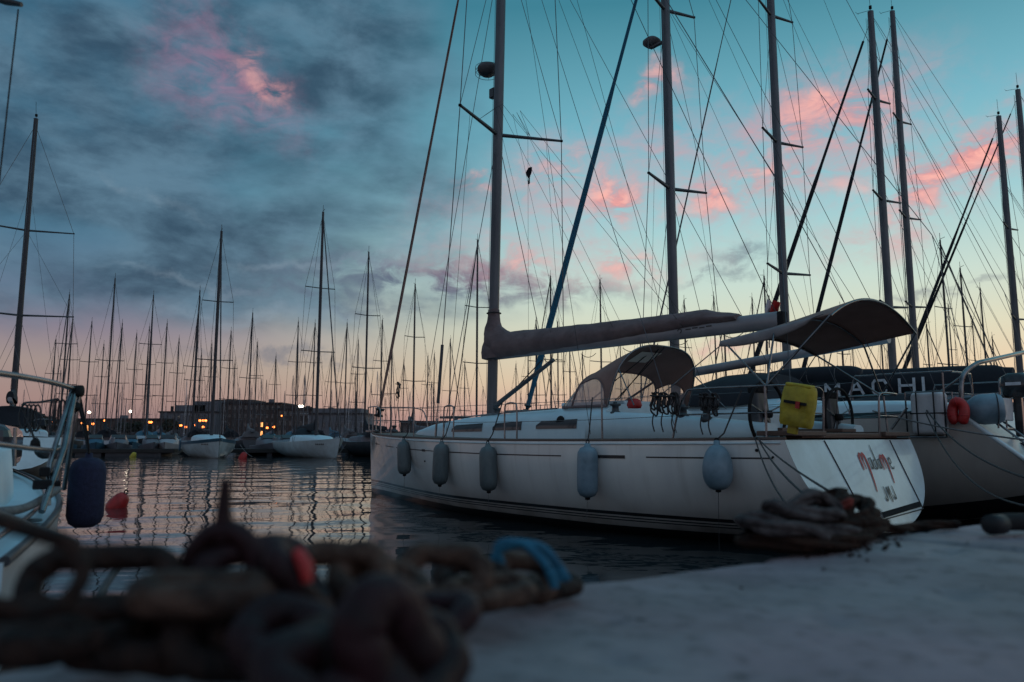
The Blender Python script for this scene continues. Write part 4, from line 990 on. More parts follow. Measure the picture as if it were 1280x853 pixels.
GL = {'M': [[(0, 0), (0, 1), (.5, .35), (1, 1), (1, 0)]], 'A': [[(0, 0), (.5, 1), (1, 0)], [(.22, .36), (.78, .36)]], 'C': [[(1, .75), (.85, 1), (.15, 1), (0, .8), (0, .2), (.15, 0), (.85, 0), (1, .25)]], 'H': [[(0, 0), (0, 1)], [(1, 0), (1, 1)], [(0, .5), (1, .5)]], 'I': [[(.0, 0), (.0, 1)]]}
for ch, px, py, w in (('M', 1041, 488, .36), ('A', 1071, 485, .36), ('C', 1100, 484, .32), ('H', 1134, 482, .34), ('I', 1157.5, 480.5, .1)):
    c = F3.l(px, py, yl=.30); h = .33; mb = MB()
    for st in GL[ch]:
        for a, b in zip(st, st[1:]):
            pa = Vector((c.x + w / 2 - a[0] * w, 0, c.z - h / 2 + a[1] * h)); pb = Vector((c.x + w / 2 - b[0] * w, 0, c.z - h / 2 + b[1] * h)); d = (pb - pa).normalized(); nn = Vector((-d.z, 0, d.x)) * .03
            pa -= d * .015; pb += d * .015
            mb.add([q + Vector((0, .335, 0)) for q in (pa + nn, pa - nn, pb - nn, pb + nn)] + [q + Vector((0, .32, 0)) for q in (pa + nn, pa - nn, pb - nn, pb + nn)], [(0, 1, 2, 3), (4, 5, 6, 7), (0, 4, 5, 1), (1, 5, 6, 2), (2, 6, 7, 3), (3, 7, 4, 0)], False)
    mb.build('letter_' + ch.lower(), 'letters', cov3)
b_canvas([(5.2, .9, 1.9, 2.0), (4.6, 1.2, 1.9, 2.35), (3.6, 1.25, 1.85, 2.5), (2.9, 1.2, 1.9, 2.45)], 'sprayhood', 'canvas_navy', B3)
mb = MB()
for s in (1, -1): mb.tube(smooth([(1.5, s * 1.72, 1.4), (1.4, s * 1.7, 2.0), (1.2, s * 1.68, 2.06), (.1, s * 1.6, 2.06), (0, s * .8, 2.06), (0, s * .7, 1.5)], 4), .015, 6)
mb.build('pushpit', 'steel', B3)
MB().tube([(3.0, 0, 2.36), (.8, 0, 2.44)], .07, 8).build('boom', 'alu_light', B3)
# small dark inflatable lying over the second yacht's cockpit roof level
def dinghy():
    p = F3.l(1018, 471, yl=2.1); root = empty('rolled_dinghy', F3.w(*p), ANG, 'dark rolled dinghy lashed on deck just left of the letter M', 'dinghy')
    MB().tube(smooth([(1.35, 0, -.08), (1.1, 0, 0), (.5, .02, .04), (-.3, 0, .03), (-.9, .02, .0), (-1.1, 0, -.08)], 4), [.06] + [.2] * 19 + [.08], 12).build('roll', 'canvas_navy', root)
    mb = MB()
    for x in (-.6, .1, .8): mb.tube([(x, .205 * cos(a), .02 + .205 * sin(a)) for a in [2 * pi * k / 14 for k in range(14)]], .01, 4, loop=True)
    mb.build('lashing', 'line_grey', root)
dinghy()

def row_yacht(F_, label, mx, mh, r, spr, furl, cover='canvas_navy', L=12, hm='gel_dim', furltop=None, extra=None, mdl='alu'):
    b = empty('sailing_yacht', F_.w(0, 0, 0), F_.a, label, 'sailing yacht')
    P_ = hull_fn(L, 1.95, 1.65, 1.4, 1.3, 1.6, rake=.6, kst=.25, stem=.7)
    hull_meshes(P_, b, hm, 'gel_dim', 'gel_blue', 30, 10, rail='alu_dark')
    rounded_loft([(L * .78, .3, 1.35, 1.45), (L * .6, .95, 1.35, 1.8), (3.6, 1.15, 1.35, 1.9)], 'coachroof', 'deck_white', b, 12, 4)
    rounded_loft([(3.5, 1.3, 1.35, 1.75), (.4, 1.25, 1.35, 1.65)], 'cockpit_coaming', 'deck_white', b, 12, 5)
    mast_parts(b, mx, 1.85, mh, r=r, spr=spr, chain=(1.65, .2), dz=1.35, fore=(L - .3, 1.7), back=(0, 1.5, 1.0), furl=furl, wr=.009, m=mdl)
    rounded_loft([(mx - .1, .16, 2.75, 3.35), (mx - 1, .19, 2.78, 3.25), (1.2, .12, 2.8, 3.05)], 'sail_cover', cover, b, 12, 2.2)
    MB().tube([(mx - .15, 0, 2.72), (1.1, 0, 2.76)], .08, 8).build('boom', 'alu_light', b)
    b_canvas([(4.9, .9, 1.85, 1.95), (4.3, 1.15, 1.85, 2.4), (3.3, 1.2, 1.8, 2.6), (2.7, 1.15, 1.85, 2.55)], 'sprayhood', cover, b)
    mb = MB()
    for s in (1, -1):
        mb.tube(smooth([(1.5, s * 1.68, 1.35), (1.4, s * 1.66, 1.95), (1.2, s * 1.64, 2.0), (.1, s * 1.55, 2.0), (0, s * .8, 2.0), (0, s * .7, 1.45)], 4), .015, 6)
        for x in (3.5, 5.5, 7.5, 9.5): mb.tube([(x, s * (P_.ysurf(x, 1.25) - .05), 1.35), (x, s * (P_.ysurf(x, 1.25) - .05), 1.95)], .013, 5)
        mb.tube([(1.4, s * 1.66, 1.95)] + [(x, s * (P_.ysurf(x, 1.25) - .05), 1.95) for x in (3.5, 5.5, 7.5, 9.5)] + [(L - .3, 0, 2.1)], .005, 4)
    mb.build('guard_rail', 'steel', b)
    return b
F4 = Frame(15.5, 19.7, ANG); F5 = Frame(19.1, 22.9, ANG); F6 = Frame(24.9, 27, ANG); F7 = Frame(at(1272, 110, 31).x - 5 * cos(ANG), 31 - 5 * sin(ANG), ANG)
row_yacht(F4, 'yacht with a black furled headsail, its mast left of the other tall bare one', 5.4, 15.5, .118, ((5.5, 1.0, .15), (9.0, 1.0, .15), (12.4, .8, .1)), ('canvas_navy', .085), L=11.6)
row_yacht(F5, 'yacht behind it whose mast carries four pairs of short spreaders', 6.5, 17.9, .115, ((6.2, .95, .15), (9.6, .95, .15), (13.4, .8, .1)), ('canvas_navy', .085), cover='canvas_grey')
row_yacht(F6, 'distant right hand yacht with a brown grey mast and wind vane', 5.85, 15.2, .125, ((6.3, 1.0, .15), (10.2, .9, .1)), ('canvas_navy', .08), cover='canvas')
row_yacht(F7, 'yacht cut off by the right edge, only its masthead and mast in view', 5.0, 16.2, .125, ((6.3, 1.0, .15), (10.2, .9, .1)), ('canvas_navy', .06), cover='canvas')

# ================================================================== near left boat
def left_boat():
    A = R(120); FL = Frame(-2.8, 1.85, A)
    root = empty('motor_sailer', FL.w(0, 0, 0), A, 'white boat close at the left edge with steel rail and side deck', 'boat')
    P = hull_fn(9.0, 1.47, 1.34, 1.0, .98, 1.25, rake=.1, kst=-.1, stem=.5, km=-.3, um=.3)
    hull_meshes(P, root, 'gel_dim', 'deck_white', 'deck_white', 50, 16, rail=None, camber=.03)
    def edge(x, dy=0, dz=0): return Vector((x, -(P.ysurf(x, P.sheer(x / 9) - .005) + dy), P.sheer(x / 9) + dz))
    T('rub_rail', [edge(.02 + x * .22, .0, .0) for x in range(38)], .018, 'alu_dark', root, 8)
    T('toe_rail', [edge(.05 + x * .22, -.09, .03) for x in range(38)], .012, 'steel', root, 8)
    # raised moulded coaming inside the side deck
    rings = []
    for i in range(20):
        x = .55 + 5.2 * i / 19; y = edge(x).y + .34 - .12 * (i / 19); h = .21 + .12 * min(1, i / 6)
        if i == 0: h = .05
        rings.append([Vector((x, y, .97)), Vector((x, y + .04, .98 + h)), Vector((x, y + .12, 1.0 + h)), Vector((x, y + 1.0, 1.02 + h)), Vector((x, y + 1.9, 1.0 + h))])
    MB().loft(rings, False, False).build('cockpit_coaming', 'deck_white', root)
    MB().box((6.2, -.2, 1.3), (2.2, 1.7, .45)).build('cabin', 'glass_dark', root, bevel=.12)
    ps = lambda px, py, d: (lambda w: Vector(((w.x + 2.8) * FL.c + (w.y - 1.85) * FL.s, -(w.x + 2.8) * FL.s + (w.y - 1.85) * FL.c, w.z)))(at(px, py, d))
    a0 = ps(-60, 461, 2.9); a1 = ps(0, 467, 3.4); a2 = ps(60, 477, 4.1); a3 = ps(94, 487, 4.6)
    T('hand_rail', smooth([a0, a1, a2, a3], 4), .015, 'steel', root, 10)
    b0 = ps(-50, 553, 2.9); b1 = ps(0, 556, 3.4); b2_ = ps(62, 563, 4.25); b3_ = ps(74, 559, 4.4)
    T('lower_rail', smooth([b0, b1, b2_, b3_], 4), .013, 'steel', root, 8)
    T('rail_post', [a3, ps(80, 560, 4.35), ps(52, 640, 4.05)], .017, 'steel', root, 10)
    T('rail_post', [ps(90, 489, 4.58), ps(62, 580, 4.25), ps(60, 632, 4.2)], .014, 'steel', root, 8)
    T('rail_post', [ps(99, 492, 4.66), ps(88, 560, 4.6), ps(80, 612, 4.7)], .013, 'steel', root, 8)
    T('rail_post', [ps(19, 535, 6.4), ps(18, 583, 6.4)], .014, 'steel', root, 8)
    MB().lathe([(0, -.03), (.036, -.03), (.036, .03), (0, .03)], ps(96, 489, 4.6), axis=(.5, 1, 0), n=14).lathe([(0, -.05), (.034, -.03), (.03, .03), (0, .05)], ps(92, 508, 4.6), axis=(1, .2, .2), n=12).build('rail_joint', 'black', root)
    MB().box(ps(53, 606, 4.15), (.05, .09, .05)).box(ps(60, 605, 4.18), (.03, .12, .03)).box(ps(56, 590, 4.2), (.05, .05, .05)).build('rail_clamp', 'black', root, bevel=.008)
    c = ps(80, 600, 4.9)
    mb = MB()
    for k in (0, 1): mb.tube([c + Vector((.10 * k, .03, -.05)), c + Vector((.10 * k, .03, .06))], .016, 6)
    mb.tube([c + Vector((-.10, .03, .07)), c + Vector((.2, .03, .07))], .018, 6).build('mooring_cleat', 'steel', root)
    MB().lathe([(0, .012), (.05, .01), (.055, 0)], ps(38, 652, 3.85) * 1.0, n=14).build('deck_filler', 'alu_dark', root)
    T('side_deck_line', smooth([ps(0, 640, 3.6), ps(28, 636, 3.9), ps(50, 626, 4.2), ps(72, 612, 4.6)], 5), .022, 'line_grey', root, 8)
    return ps, FL, root
ps, FL, LB = left_boat()
def navy_fender():
    p = at(105, 660, 5.15); root = empty('hull_fender', p, 0, 'thick navy cloth covered fender hanging off the near left boat', 'fender')
    h = at(105, 572, 5.15).z - p.z; rr = .112
    MB().lathe([(0, 0), (rr * .5, .005), (rr * .85, .03), (rr, .08), (rr, h - .08), (rr * .85, h - .03), (rr * .5, h - .005), (.025, h), (.02, h + .03), (0, h + .03)], n=28).build('fender_body', 'fender_navy', root)
    top = Vector((0, 0, h + .02)); k = at(95, 492, 4.66) - p
    T('lanyard', [top, k.lerp(top, .5) + Vector((-.01, .03, 0)), k], .009, 'line_dark', root); T('lanyard', [top, k.lerp(top, .5) + Vector((.03, 0, -.05)), k + Vector((.02, 0, 0))], .008, 'line_dark', root)
navy_fender()
def hang_coil(px, py, d, h, w, label):
    p = at(px, py, d); root = empty('rope_coil', p, 0, label, 'rope'); mb = MB()
    for k in range(4):
        hh = h * random.uniform(.8, 1.1); ww = w * random.uniform(.6, 1.1); mb.tube(smooth([(ww * sin(a) + .02 * k, .012 * k, -hh / 2 + hh / 2 * cos(a)) for a in [2 * pi * q / 9 for q in range(9)]], 4, True), .006, 6, loop=True)
    mb.build('coiled_line', 'line_dark', root)
hang_coil(67, 500, 4.5, .17, .022, 'black rope loops hung on the near left boat rail by its corner post')
hang_coil(31, 506, 4.8, .17, .03, 'black rope loops hung further along the left boat rail')
q0 = at(30, 505, 4.8)
tag(T('hanging_line', smooth([at(72, 499, 4.5), at(50, 503, 4.6), at(28, 506, 4.8), at(36, 530, 4.8), at(44, 552, 4.8)], 5), .007, 'line_dark'), 'thin black line looped between the hanging coils of the left boat', 'rope')
MB_ = MB().lathe([(0, -.015), (.03, -.015), (.026, .02), (.012, .04), (0, .045)], n=14); o = MB_.build('line_weight', 'black'); o.location = at(44, 556, 4.8); tag(o, 'small black bell shaped weight at the end of the thin hanging line', 'weight')
o = MB().tube([(.07 * cos(a), .05 * sin(a), .02 * sin(2 * a)) for a in [2 * pi * k / 20 for k in range(20)]], .022, 8, loop=True).build('rope_bundle', 'line_dark'); o.location = at(62, 566, 4.9); tag(o, 'dark round rope bundle lying on the left boat side deck', 'rope')
tag(T('mooring_line', smooth([at(-60, 625, 2.2), at(0, 643, 2.5), at(45, 660, 2.9), at(95, 680, 2.6)], 6), .014, 'line_grey', n=8), 'pale mooring line crossing the corner of the near left boat', 'rope')
tag(T('mooring_line', smooth([at(168, 690, 2.9), at(140, 720, 2.2), at(108, 775, 1.4)], 6), .010, 'line_dark', n=8), 'dark mooring line slanting through the water gap behind the chain', 'rope')
# stay hanging in at the upper left corner
def corner_stay():
    root = empty('near_boat_backstay', at(4, 560, 3.3), 0, 'thin dark stay with a small fitting in the upper left corner', 'stay'); b = at(4, 560, 3.3)
    pts = [at(-25, 420, 3.6) - b, at(0, 220, 3.6) - b, at(12, 110, 3.6) - b, at(23, 12, 3.6) - b]
    T('stay_wire', pts, .004, 'line_dark', root, 5)
    T('fitting', [at(-20, -8, 3.6) - b, at(8, 2, 3.6) - b, at(27, 6, 3.6) - b], [.02, .02, .012], 'alu_dark', root, 8)
    T('stay_base', [Vector((0, 0, 0)) + at(-60, 560, 3.6) - b, pts[0]], .006, 'alu_dark', root, 5)
corner_stay()
# boat behind the rail (big dark mast at far left)
X8 = at(45, 150, 31).x
b8 = row_yacht(Frame(X8 - 5.6 * cos(R(122)), 31 - 5.6 * sin(R(122)), R(122)), 'yacht behind the near left rail with the tallest mast on that side', 5.6, 14.9, .105, ((6.4, 1.9, .1), (10.0, 1.7, .1)), ('canvas_navy', .06), L=10.5, mdl='far_mast')

# ================================================================== far boats
def far_hull(s=1, L=9, B=1.45, zb=1.35, zs=1.15, detail=True):
    return hull_fn(L, B, B * .8, zs, zs * .93, zb, rake=.2, kst=.05, stem=.9, km=-.2)
def far_boat(px, pytop, d, ang, label, group=None, hm='far_white', cabin='far_white', stripe=None, cover=None, H=None, spr=2, r=.09, furl=True, L=9.0, hulls=True, hw=1.0):
    top = at(px, pytop, d); X = top.x; Hm = top.z; s = Hm / 13.5 if H is None else 1
    s = max(.75, min(1.25, s)); Lb = L * s
    ca, sa = cos(ang), sin(ang); mx = Lb * .55
    # masts stand at the pixel; hull origin follows
    root = empty('moored_sailboat', (X - ca * mx, d - sa * mx, 0), ang, label, 'sailboat', group)
    P = far_hull(L=Lb, B=1.45 * s)
    nu = 18; nv = 7
    rings = [[P(i / nu, 1 - j / nv, 1) for j in range(nv)] + [P(i / nu, j / nv, -1) for j in range(nv + 1)] for i in range(nu + 1)]
    MB().loft(rings, False).add(rings[0], [tuple(range(len(rings[0])))], False).build('hull', hm, root)
    MB().loft([[P(i / nu, 1, 1), P(i / nu, 1, 1).lerp(P(i / nu, 1, -1), .5) + Vector((0, 0, .04)), P(i / nu, 1, -1)] for i in range(nu + 1)], False).build('deck', 'far_grey', root)
    if stripe: 
        mb = MB()
        for q in (1, -1): mb.loft([[P(i / nu, .86, q) + Vector((0, q * .012, 0)), P(i / nu, 1.0, q) + Vector((0, q * .012, .01))] for i in range(nu + 1)], False)
        mb.build('sheer_stripe', stripe, root)
    rounded_loft([(Lb * .78, .25 * s, 1.08 * 1, 1.2), (Lb * .66, .7 * s, 1.08, 1.5), (Lb * .38, .95 * s, 1.08, 1.62), (Lb * .34, .95 * s, 1.08, 1.6)], 'cabin', cabin, root, 8, 4)
    mast = MB().tube([(mx, 0, 1.3), (mx, 0, Hm * .7), (mx, 0, Hm)], [r, r, r * .75], 6).tube([(mx, 0, Hm), (mx, 0, Hm + .5)], .02, 3).tube([(mx, 0, Hm + .05), (mx + .35, 0, Hm + .12)], .02, 3).build('mast', 'far_mast', root)
    tips = []
    for k in range(spr):
        z = Hm * ((.42, .68) if spr == 2 else (.52,))[k]; hwk = hw * s * (1.0 - .12 * k)
        MB().tube([(mx - .1, -hwk, z + .05), (mx, 0, z), (mx - .1, hwk, z + .05)], .035, 4).build('spreader', 'far_mast', mast); tips.append((z + .05, hwk))
    mb = MB(); wr = .011 + d * .00006
    for q in (1, -1): mb.tube([(mx - .1, q * 1.3 * s, 1.1)] + [(mx - .1, q * h_, z) for z, h_ in tips] + [(mx, 0, Hm - .2)], wr, 3); mb.tube([(mx - .3, q * 1.2 * s, 1.1), (mx, 0, tips[0][0])], wr * .8, 3)
    mb.tube([(.1, 0, 1.2), (mx, 0, Hm)], wr, 3)
    mb.build('shrouds', 'far_mast', root)
    MB().tube([(Lb - .2, 0, 1.4), (mx, 0, Hm - .3)], .045 if furl else wr, 5).build('forestay', 'far_mast', root)
    if cover: rounded_loft([(mx - .1, .16, 1.9, 2.9), (mx - .5, .18, 1.9, 2.45), (mx - 3.6 * s, .1, 1.95, 2.2)], 'sail_cover', cover, root, 8, 2)
    MB().tube([(mx, 0, 1.9), (mx - 3.9 * s, 0, 1.95)], .06, 5).build('boom', 'far_mast', root)
    if cover:
        rounded_loft([(mx - 1.2, .7, 1.55, 1.6), (mx - 1.9, .85, 1.5, 2.05), (mx - 2.6, .85, 1.45, 2.1)], 'sprayhood', cover, root, 8, 2.4)
    return root, P, mx, Hm
# the two white boats in clear view
bA, PA, mA, hA = far_boat(277, 289, 54.5, R(-62), 'white sloop with blue sheer line and a red buoy hanging at its stem', stripe='far_blue', cabin='deck_white', L=8.6, r=.12, hm='gel_blue')
MB().box((PA.L * .18, PA.ysurf(PA.L * .18, .8) * -1 - .08, .8), (.45, .12, .75)).box((PA.L * .30, -PA.ysurf(PA.L * .3, .8) - .08, .85), (.30, .12, .7)).build('hanging_fender', 'far_blue', bA, bevel=.04)
bB, PB, mB, hB = far_boat(404, 265, 54.5, R(-58), 'white sloop with black folded sail on its boom right of the blue edged one', cover='canvas_navy', cabin='deck_white', L=9.2, r=.11, hm='gel_blue')
# registration marks near the bows
for (b_, P_) in ((bA, PA), (bB, PB)):
    mb = MB()
    for k in range(5):
        x = P_.L * .86 - k * .17; mb.box((x, -P_.ysurf(x, .95) - .012, .97), (.10, .01, .14), Matrix.Rotation(.35, 3, 'Z'))
    mb.build('bow_registration', 'stripe', b_)
# masts read off the photograph: (x at top, y at top, distance)
spec = [(87, 368, 74, 'tall dark masted sloop left of the first white floodlight'), (91, 398, 84, None), (70, 424, 92, None), (115, 402, 86, None),
        (144, 348, 70, 'sloop with the tallest mast between the left rail and the blue edged sloop'), (153, 404, 88, None), (171, 417, 98, None), (192, 369, 76, 'tall masted sloop before the left end of the grey block'), (187, 408, 104, None),
        (209, 404, 86, None), (224, 423, 96, None), (250, 363, 74, 'tall masted sloop moored just left of the blue edged one'), (247, 398, 92, None), (252, 440, 112, None),
        (289, 414, 88, None), (294, 450, 120, None), (316, 391, 80, 'sloop before the tall terrace with a mast mid height'), (322, 428, 100, None), (373, 402, 84, None), (394, 404, 92, None),
        (434, 404, 88, None), (461, 315, 60, 'tall masted sloop just left of the white yacht bow'), (519, 355, 66, 'tall masted sloop seen above the white yacht foredeck'), (535, 445, 110, None), (543, 442, 116, None),
        (563, 424, 100, None), (581, 452, 118, None), (597, 300, 58, 'tall masted sloop directly left of the main yacht mast'), (688, 345, 66, 'sloop seen under the brown sail cover with a tall mast'), (697, 402, 90, None), (750, 350, 68, 'sloop whose mast rises behind the middle of the brown cover'),
        (775, 420, 100, None), (728, 440, 110, None), (660, 430, 104, None), (645, 455, 118, None), (855, 375, 76, None), (892, 370, 80, None), (940, 372, 78, None), (1158, 405, 64, 'sloop seen through the rigging above the liferaft canister'), (1215, 400, 90, None), (1185, 380, 88, None), (1065, 425, 100, None), (1030, 440, 105, None), (1240, 420, 95, None), (905, 400, 62, None), (955, 345, 58, 'sloop whose thin mast stands just left of the ensign'), (1175, 300, 52, 'sloop with a thin tall mast seen right of the four spreader mast'), (1200, 335, 60, None), (1225, 360, 66, None), (1050, 385, 60, None), (1100, 400, 70, None), (800, 405, 85, None), (822, 430, 95, None), (712, 420, 88, None), (670, 400, 80, None), (490, 430, 95, None), (478, 400, 82, None), (505, 452, 120, None), (130, 430, 100, None), (265, 430, 98, None), (345, 445, 110, None), (415, 440, 108, None), (448, 425, 96, None)]
GENERIC = 'bare masted sailboat in the crowded rows across the harbour'
for i, (px, py, d, lab) in enumerate(spec):
    far_boat(px, py, d, R(random.choice((-62, -58, 118, 122, -70))), lab or GENERIC, None if lab else 'sailboats crowded across the harbour', hm=random.choice(('far_white', 'far_white', 'far_grey', 'far_blue', 'far_dark')), cabin=random.choice(('far_white', 'far_grey')), cover=random.choice((None, 'canvas_navy', 'canvas_navy', 'canvas_grey', 'far_blue')), spr=random.choice((1, 2, 2)), furl=random.random() < .5, r=.08)
# small boats too far to show parts
def tiny_mesh(k):
    mb = MB(); P = far_hull(L=9, B=1.4); nu = 8; nv = 3
    rings = [[P(i / nu, 1 - j / nv, 1) for j in range(nv)] + [P(i / nu, j / nv, -1) for j in range(nv + 1)] for i in range(nu + 1)]
    mb.loft(rings, False).add(rings[0], [tuple(range(len(rings[0])))], False)
    mb.loft([[Vector((x, -w, 1.05)), Vector((x, -w, z)), Vector((x, w, z)), Vector((x, w, 1.05))] for x, w, z in ((7, .2, 1.2), (5.8, .7, 1.55), (3.2, .9, 1.6))], False)
    mb.tube([(5, 0, 1.2), (5, 0, 13)], [.085, .06], 5).tube([(5, -.9, 6), (5, .9, 6)], .035, 4).tube([(8.7, 0, 1.3), (5, 0, 12.6)], .022, 3).tube([(.2, 0, 1.2), (5, 0, 13)], .018, 3)
    for q in (1, -1): mb.tube([(5, q * 1.2, 1.1), (5, q * .9, 6), (5, 0, 12.8)], .016, 3)
    if k: mb.loft([[Vector((x, y, z)) for y, z in ((-.15, 1.8), (-.12, 2.2), (.12, 2.2), (.15, 1.8))] for x in (5, 1.2)], True, True)
    me = mb.build('distant_sailboat', ('far_grey', 'far_white', 'far_dark')[k])
    return me
protos = [tiny_mesh(k) for k in range(3)]
used = [False] * 3
TL = 'tiny bare masted sailboat in the farthest moored rows'
rnd = random.Random(5)
tiny_px = [rnd.uniform(20, 470) for _ in range(46)] + [rnd.uniform(470, 700) for _ in range(26)] + [rnd.uniform(700, 1280) for _ in range(34)]
for px in tiny_px:
    k = rnd.choice((0, 0, 1, 2)); d = rnd.uniform(105, 215)
    o = protos[k] if not used[k] else protos[k].copy()
    if used[k]: col.objects.link(o)
    used[k] = True
    s = rnd.uniform(.62, 1.05); a = R(rnd.choice((-62, -58, 118, 122)) + rnd.uniform(-4, 4)); p = at(px, 547, d)
    o.location = (p.x - cos(a) * 5 * s, d - sin(a) * 5 * s, 0); o.rotation_euler = (rnd.uniform(-.012, .012), rnd.uniform(-.012, .012), a); o.scale = (s, s, s * rnd.uniform(.85, 1.1))
    tag(o, TL, 'sailboat', 'tiny sailboats in the farthest rows')
# low motor boats along the pontoon
def motor_boat(px, d, ang, L, label, m='far_white', m2='glass_dark', group=None):
    p = at(px, 547, d); root = empty('moored_motorboat', (p.x, d, 0), ang, label, 'motorboat', group)
    P = hull_fn(L, L * .17, L * .15, .75, .75, 1.05, rake=.1, kst=.0, stem=.9, km=-.15)
    nu = 14; nv = 6
    rings = [[P(i / nu, 1 - j / nv, 1) for j in range(nv)] + [P(i / nu, j / nv, -1) for j in range(nv + 1)] for i in range(nu + 1)]
    MB().loft(rings, False).add(rings[0], [tuple(range(len(rings[0])))], False).build('hull', m, root)
    MB().loft([[P(i / nu, 1, 1), P(i / nu, 1, -1)] for i in range(nu + 1)], False).build('deck', 'far_grey', root)
    rounded_loft([(L * .72, L * .06, .75, .85), (L * .58, L * .11, .75, 1.3), (L * .35, L * .12, .75, 1.45), (L * .3, L * .12, .75, 1.42)], 'cabin', m, root, 8, 4)
    MB().loft([[Vector((L * .585, y, z)) for y, z in ((-L * .1, 1.1), (L * .1, 1.1), (L * .08, 1.35), (-L * .08, 1.35))], [Vector((L * .52, y, z)) for y, z in ((-L * .1, 1.3), (L * .1, 1.3), (L * .085, 1.62), (-L * .085, 1.62))]], True, True, False).build('windscreen', m2, root)
for i, (px, d, a, L_) in enumerate([(118, 63, -60, 5.5), (150, 64, -65, 6), (186, 63, -60, 5), (214, 65, -70, 6.5), (325, 63, -60, 5.5), (350, 64, -62, 6), (441, 62, -60, 6), (80, 66, -60, 6), (160, 72, -60, 6), (335, 76, -60, 6), (455, 66, 120, 6)]):
    motor_boat(px, d, R(a), L_, 'low open motorboat lying along the dark pontoon', random.choice(('far_white', 'far_grey', 'far_blue')), group='low motorboats along the pontoon')
for i, (px, d, lab) in enumerate([(1075, 48, 'white motorboat seen between the steering wheel and the liferaft'), (1120, 44, 'low white boat deck visible behind the stern rail of the main yacht')]):
    motor_boat(px, d, R(120), 8, lab)
# pontoons
def pontoon(px0, px1, d, label):
    x0, x1 = at(px0, 547, d).x, at(px1, 547, d).x
    root = empty('floating_pontoon', ((x0 + x1) / 2, d, 0), 0, label, 'pontoon'); w = x1 - x0
    MB().box((0, 0, .38), (w, 2.2, .30)).build('deck', 'pontoon', root, bevel=.03)
    n = int(w / 4) + 1
    for k in range(n): MB().box((-w / 2 + 2 + k * (w - 4) / max(1, n - 1), 0, .1), (2.0, 2.0, .5)).build('float', 'far_dark', root, bevel=.05)
    for k in range(n // 2): MB().box((-w / 2 + 3 + k * (w - 6) / max(1, n // 2 - 1), .6, .95), (.25, .25, .9)).build('service_post', 'far_grey', root, bevel=.03)
pontoon(88, 226, 59.5, 'dark floating pontoon left of the blue edged sloop')
pontoon(292, 362, 59.5, 'dark floating pontoon between the two white sloops')
pontoon(425, 520, 60, 'dark floating pontoon ending behind the white yacht bow')
# buoys
def buoy(px, py, d, r, label, m='red', tilt=.35):
    p = at(px, py, d); root = empty('mooring_buoy', (p.x, d, 0), 0, label, 'buoy'); root.rotation_euler = (0, tilt, 0)
    MB().lathe([(0, -r * .5), (r * .9, -r * .45), (r * 1.02, -r * .2), (r * .98, r * .3), (r * .72, r * 1.25), (r * .45, r * 1.6), (r * .15, r * 1.7), (0, r * 1.7)], n=24).build('float', m, root)
    MB().tube([(r * .18 * cos(a), 0, r * 1.88 + r * .22 * sin(a)) for a in [2 * pi * k / 12 for k in range(12)]], r * .07, 5, loop=True).build('ring', 'black', root)
buoy(145, 632, 15.6, .19, 'red mooring buoy floating alone on the open water', tilt=.55)
buoy(166, 571, 55, .22, 'tiny yellow buoy afloat before the pontoon', 'yellow')
buoy(303, 572, 51, .27, 'red buoy hanging on the bow line of the blue edged sloop')
# mooring lines of far bows
tag(T('mooring_line', sag(at(432, 555, 51), at(412, 580, 44), .1), .02, 'line_dark', n=4), 'thin bow line running from the right white sloop into the water', 'rope')
tag(T('mooring_line', sag(at(300, 556, 51), at(315, 571, 49), .1), .02, 'line_grey', n=4), 'thin bow line running down from the blue edged sloop', 'rope')

# ================================================================== stern lines of the main yacht
W = lambda *a: YF.w(*a)
for a, b, s_, lab in ((W(.35, 1.80, 1.40), at(1165, 684, 2.25), .06, 'upper dark stern line from the white yacht passing below its lettering'), (W(.33, 1.80, 1.38), at(1100, 684, 2.15), .10, 'lower dark stern line from the white yacht down into the rope heap'),
                      (W(.38, 1.80, 1.40), at(1120, 688, 2.15), .30, 'slack stern line sagging under the two tight ones')):
    tag(T('mooring_line', sag(a, b, s_), .008, 'line_dark', n=6), lab, 'rope')
tag(T('mooring_line', sag(F2.w(.4, 1.7, 1.9), Vector((3.1, 3.6, QZ)), .35, 20), .011, 'line_dark', n=6), 'long dark stern line of the cream yacht crossing its hull', 'rope')
tag(T('mooring_line', sag(F2.w(.4, 1.72, 1.88), Vector((2.75, 3.45, QZ)), .55, 20), .009, 'line_dark', n=6), 'second sagging stern line of the cream yacht', 'rope')
tag(T('mooring_line', sag(F2.w(1.2, 1.78, 1.85), at(1400, 560, 9), .1, 20), .012, 'line_grey', n=6), 'pale line running level from the cream yacht rail to the right edge', 'rope')

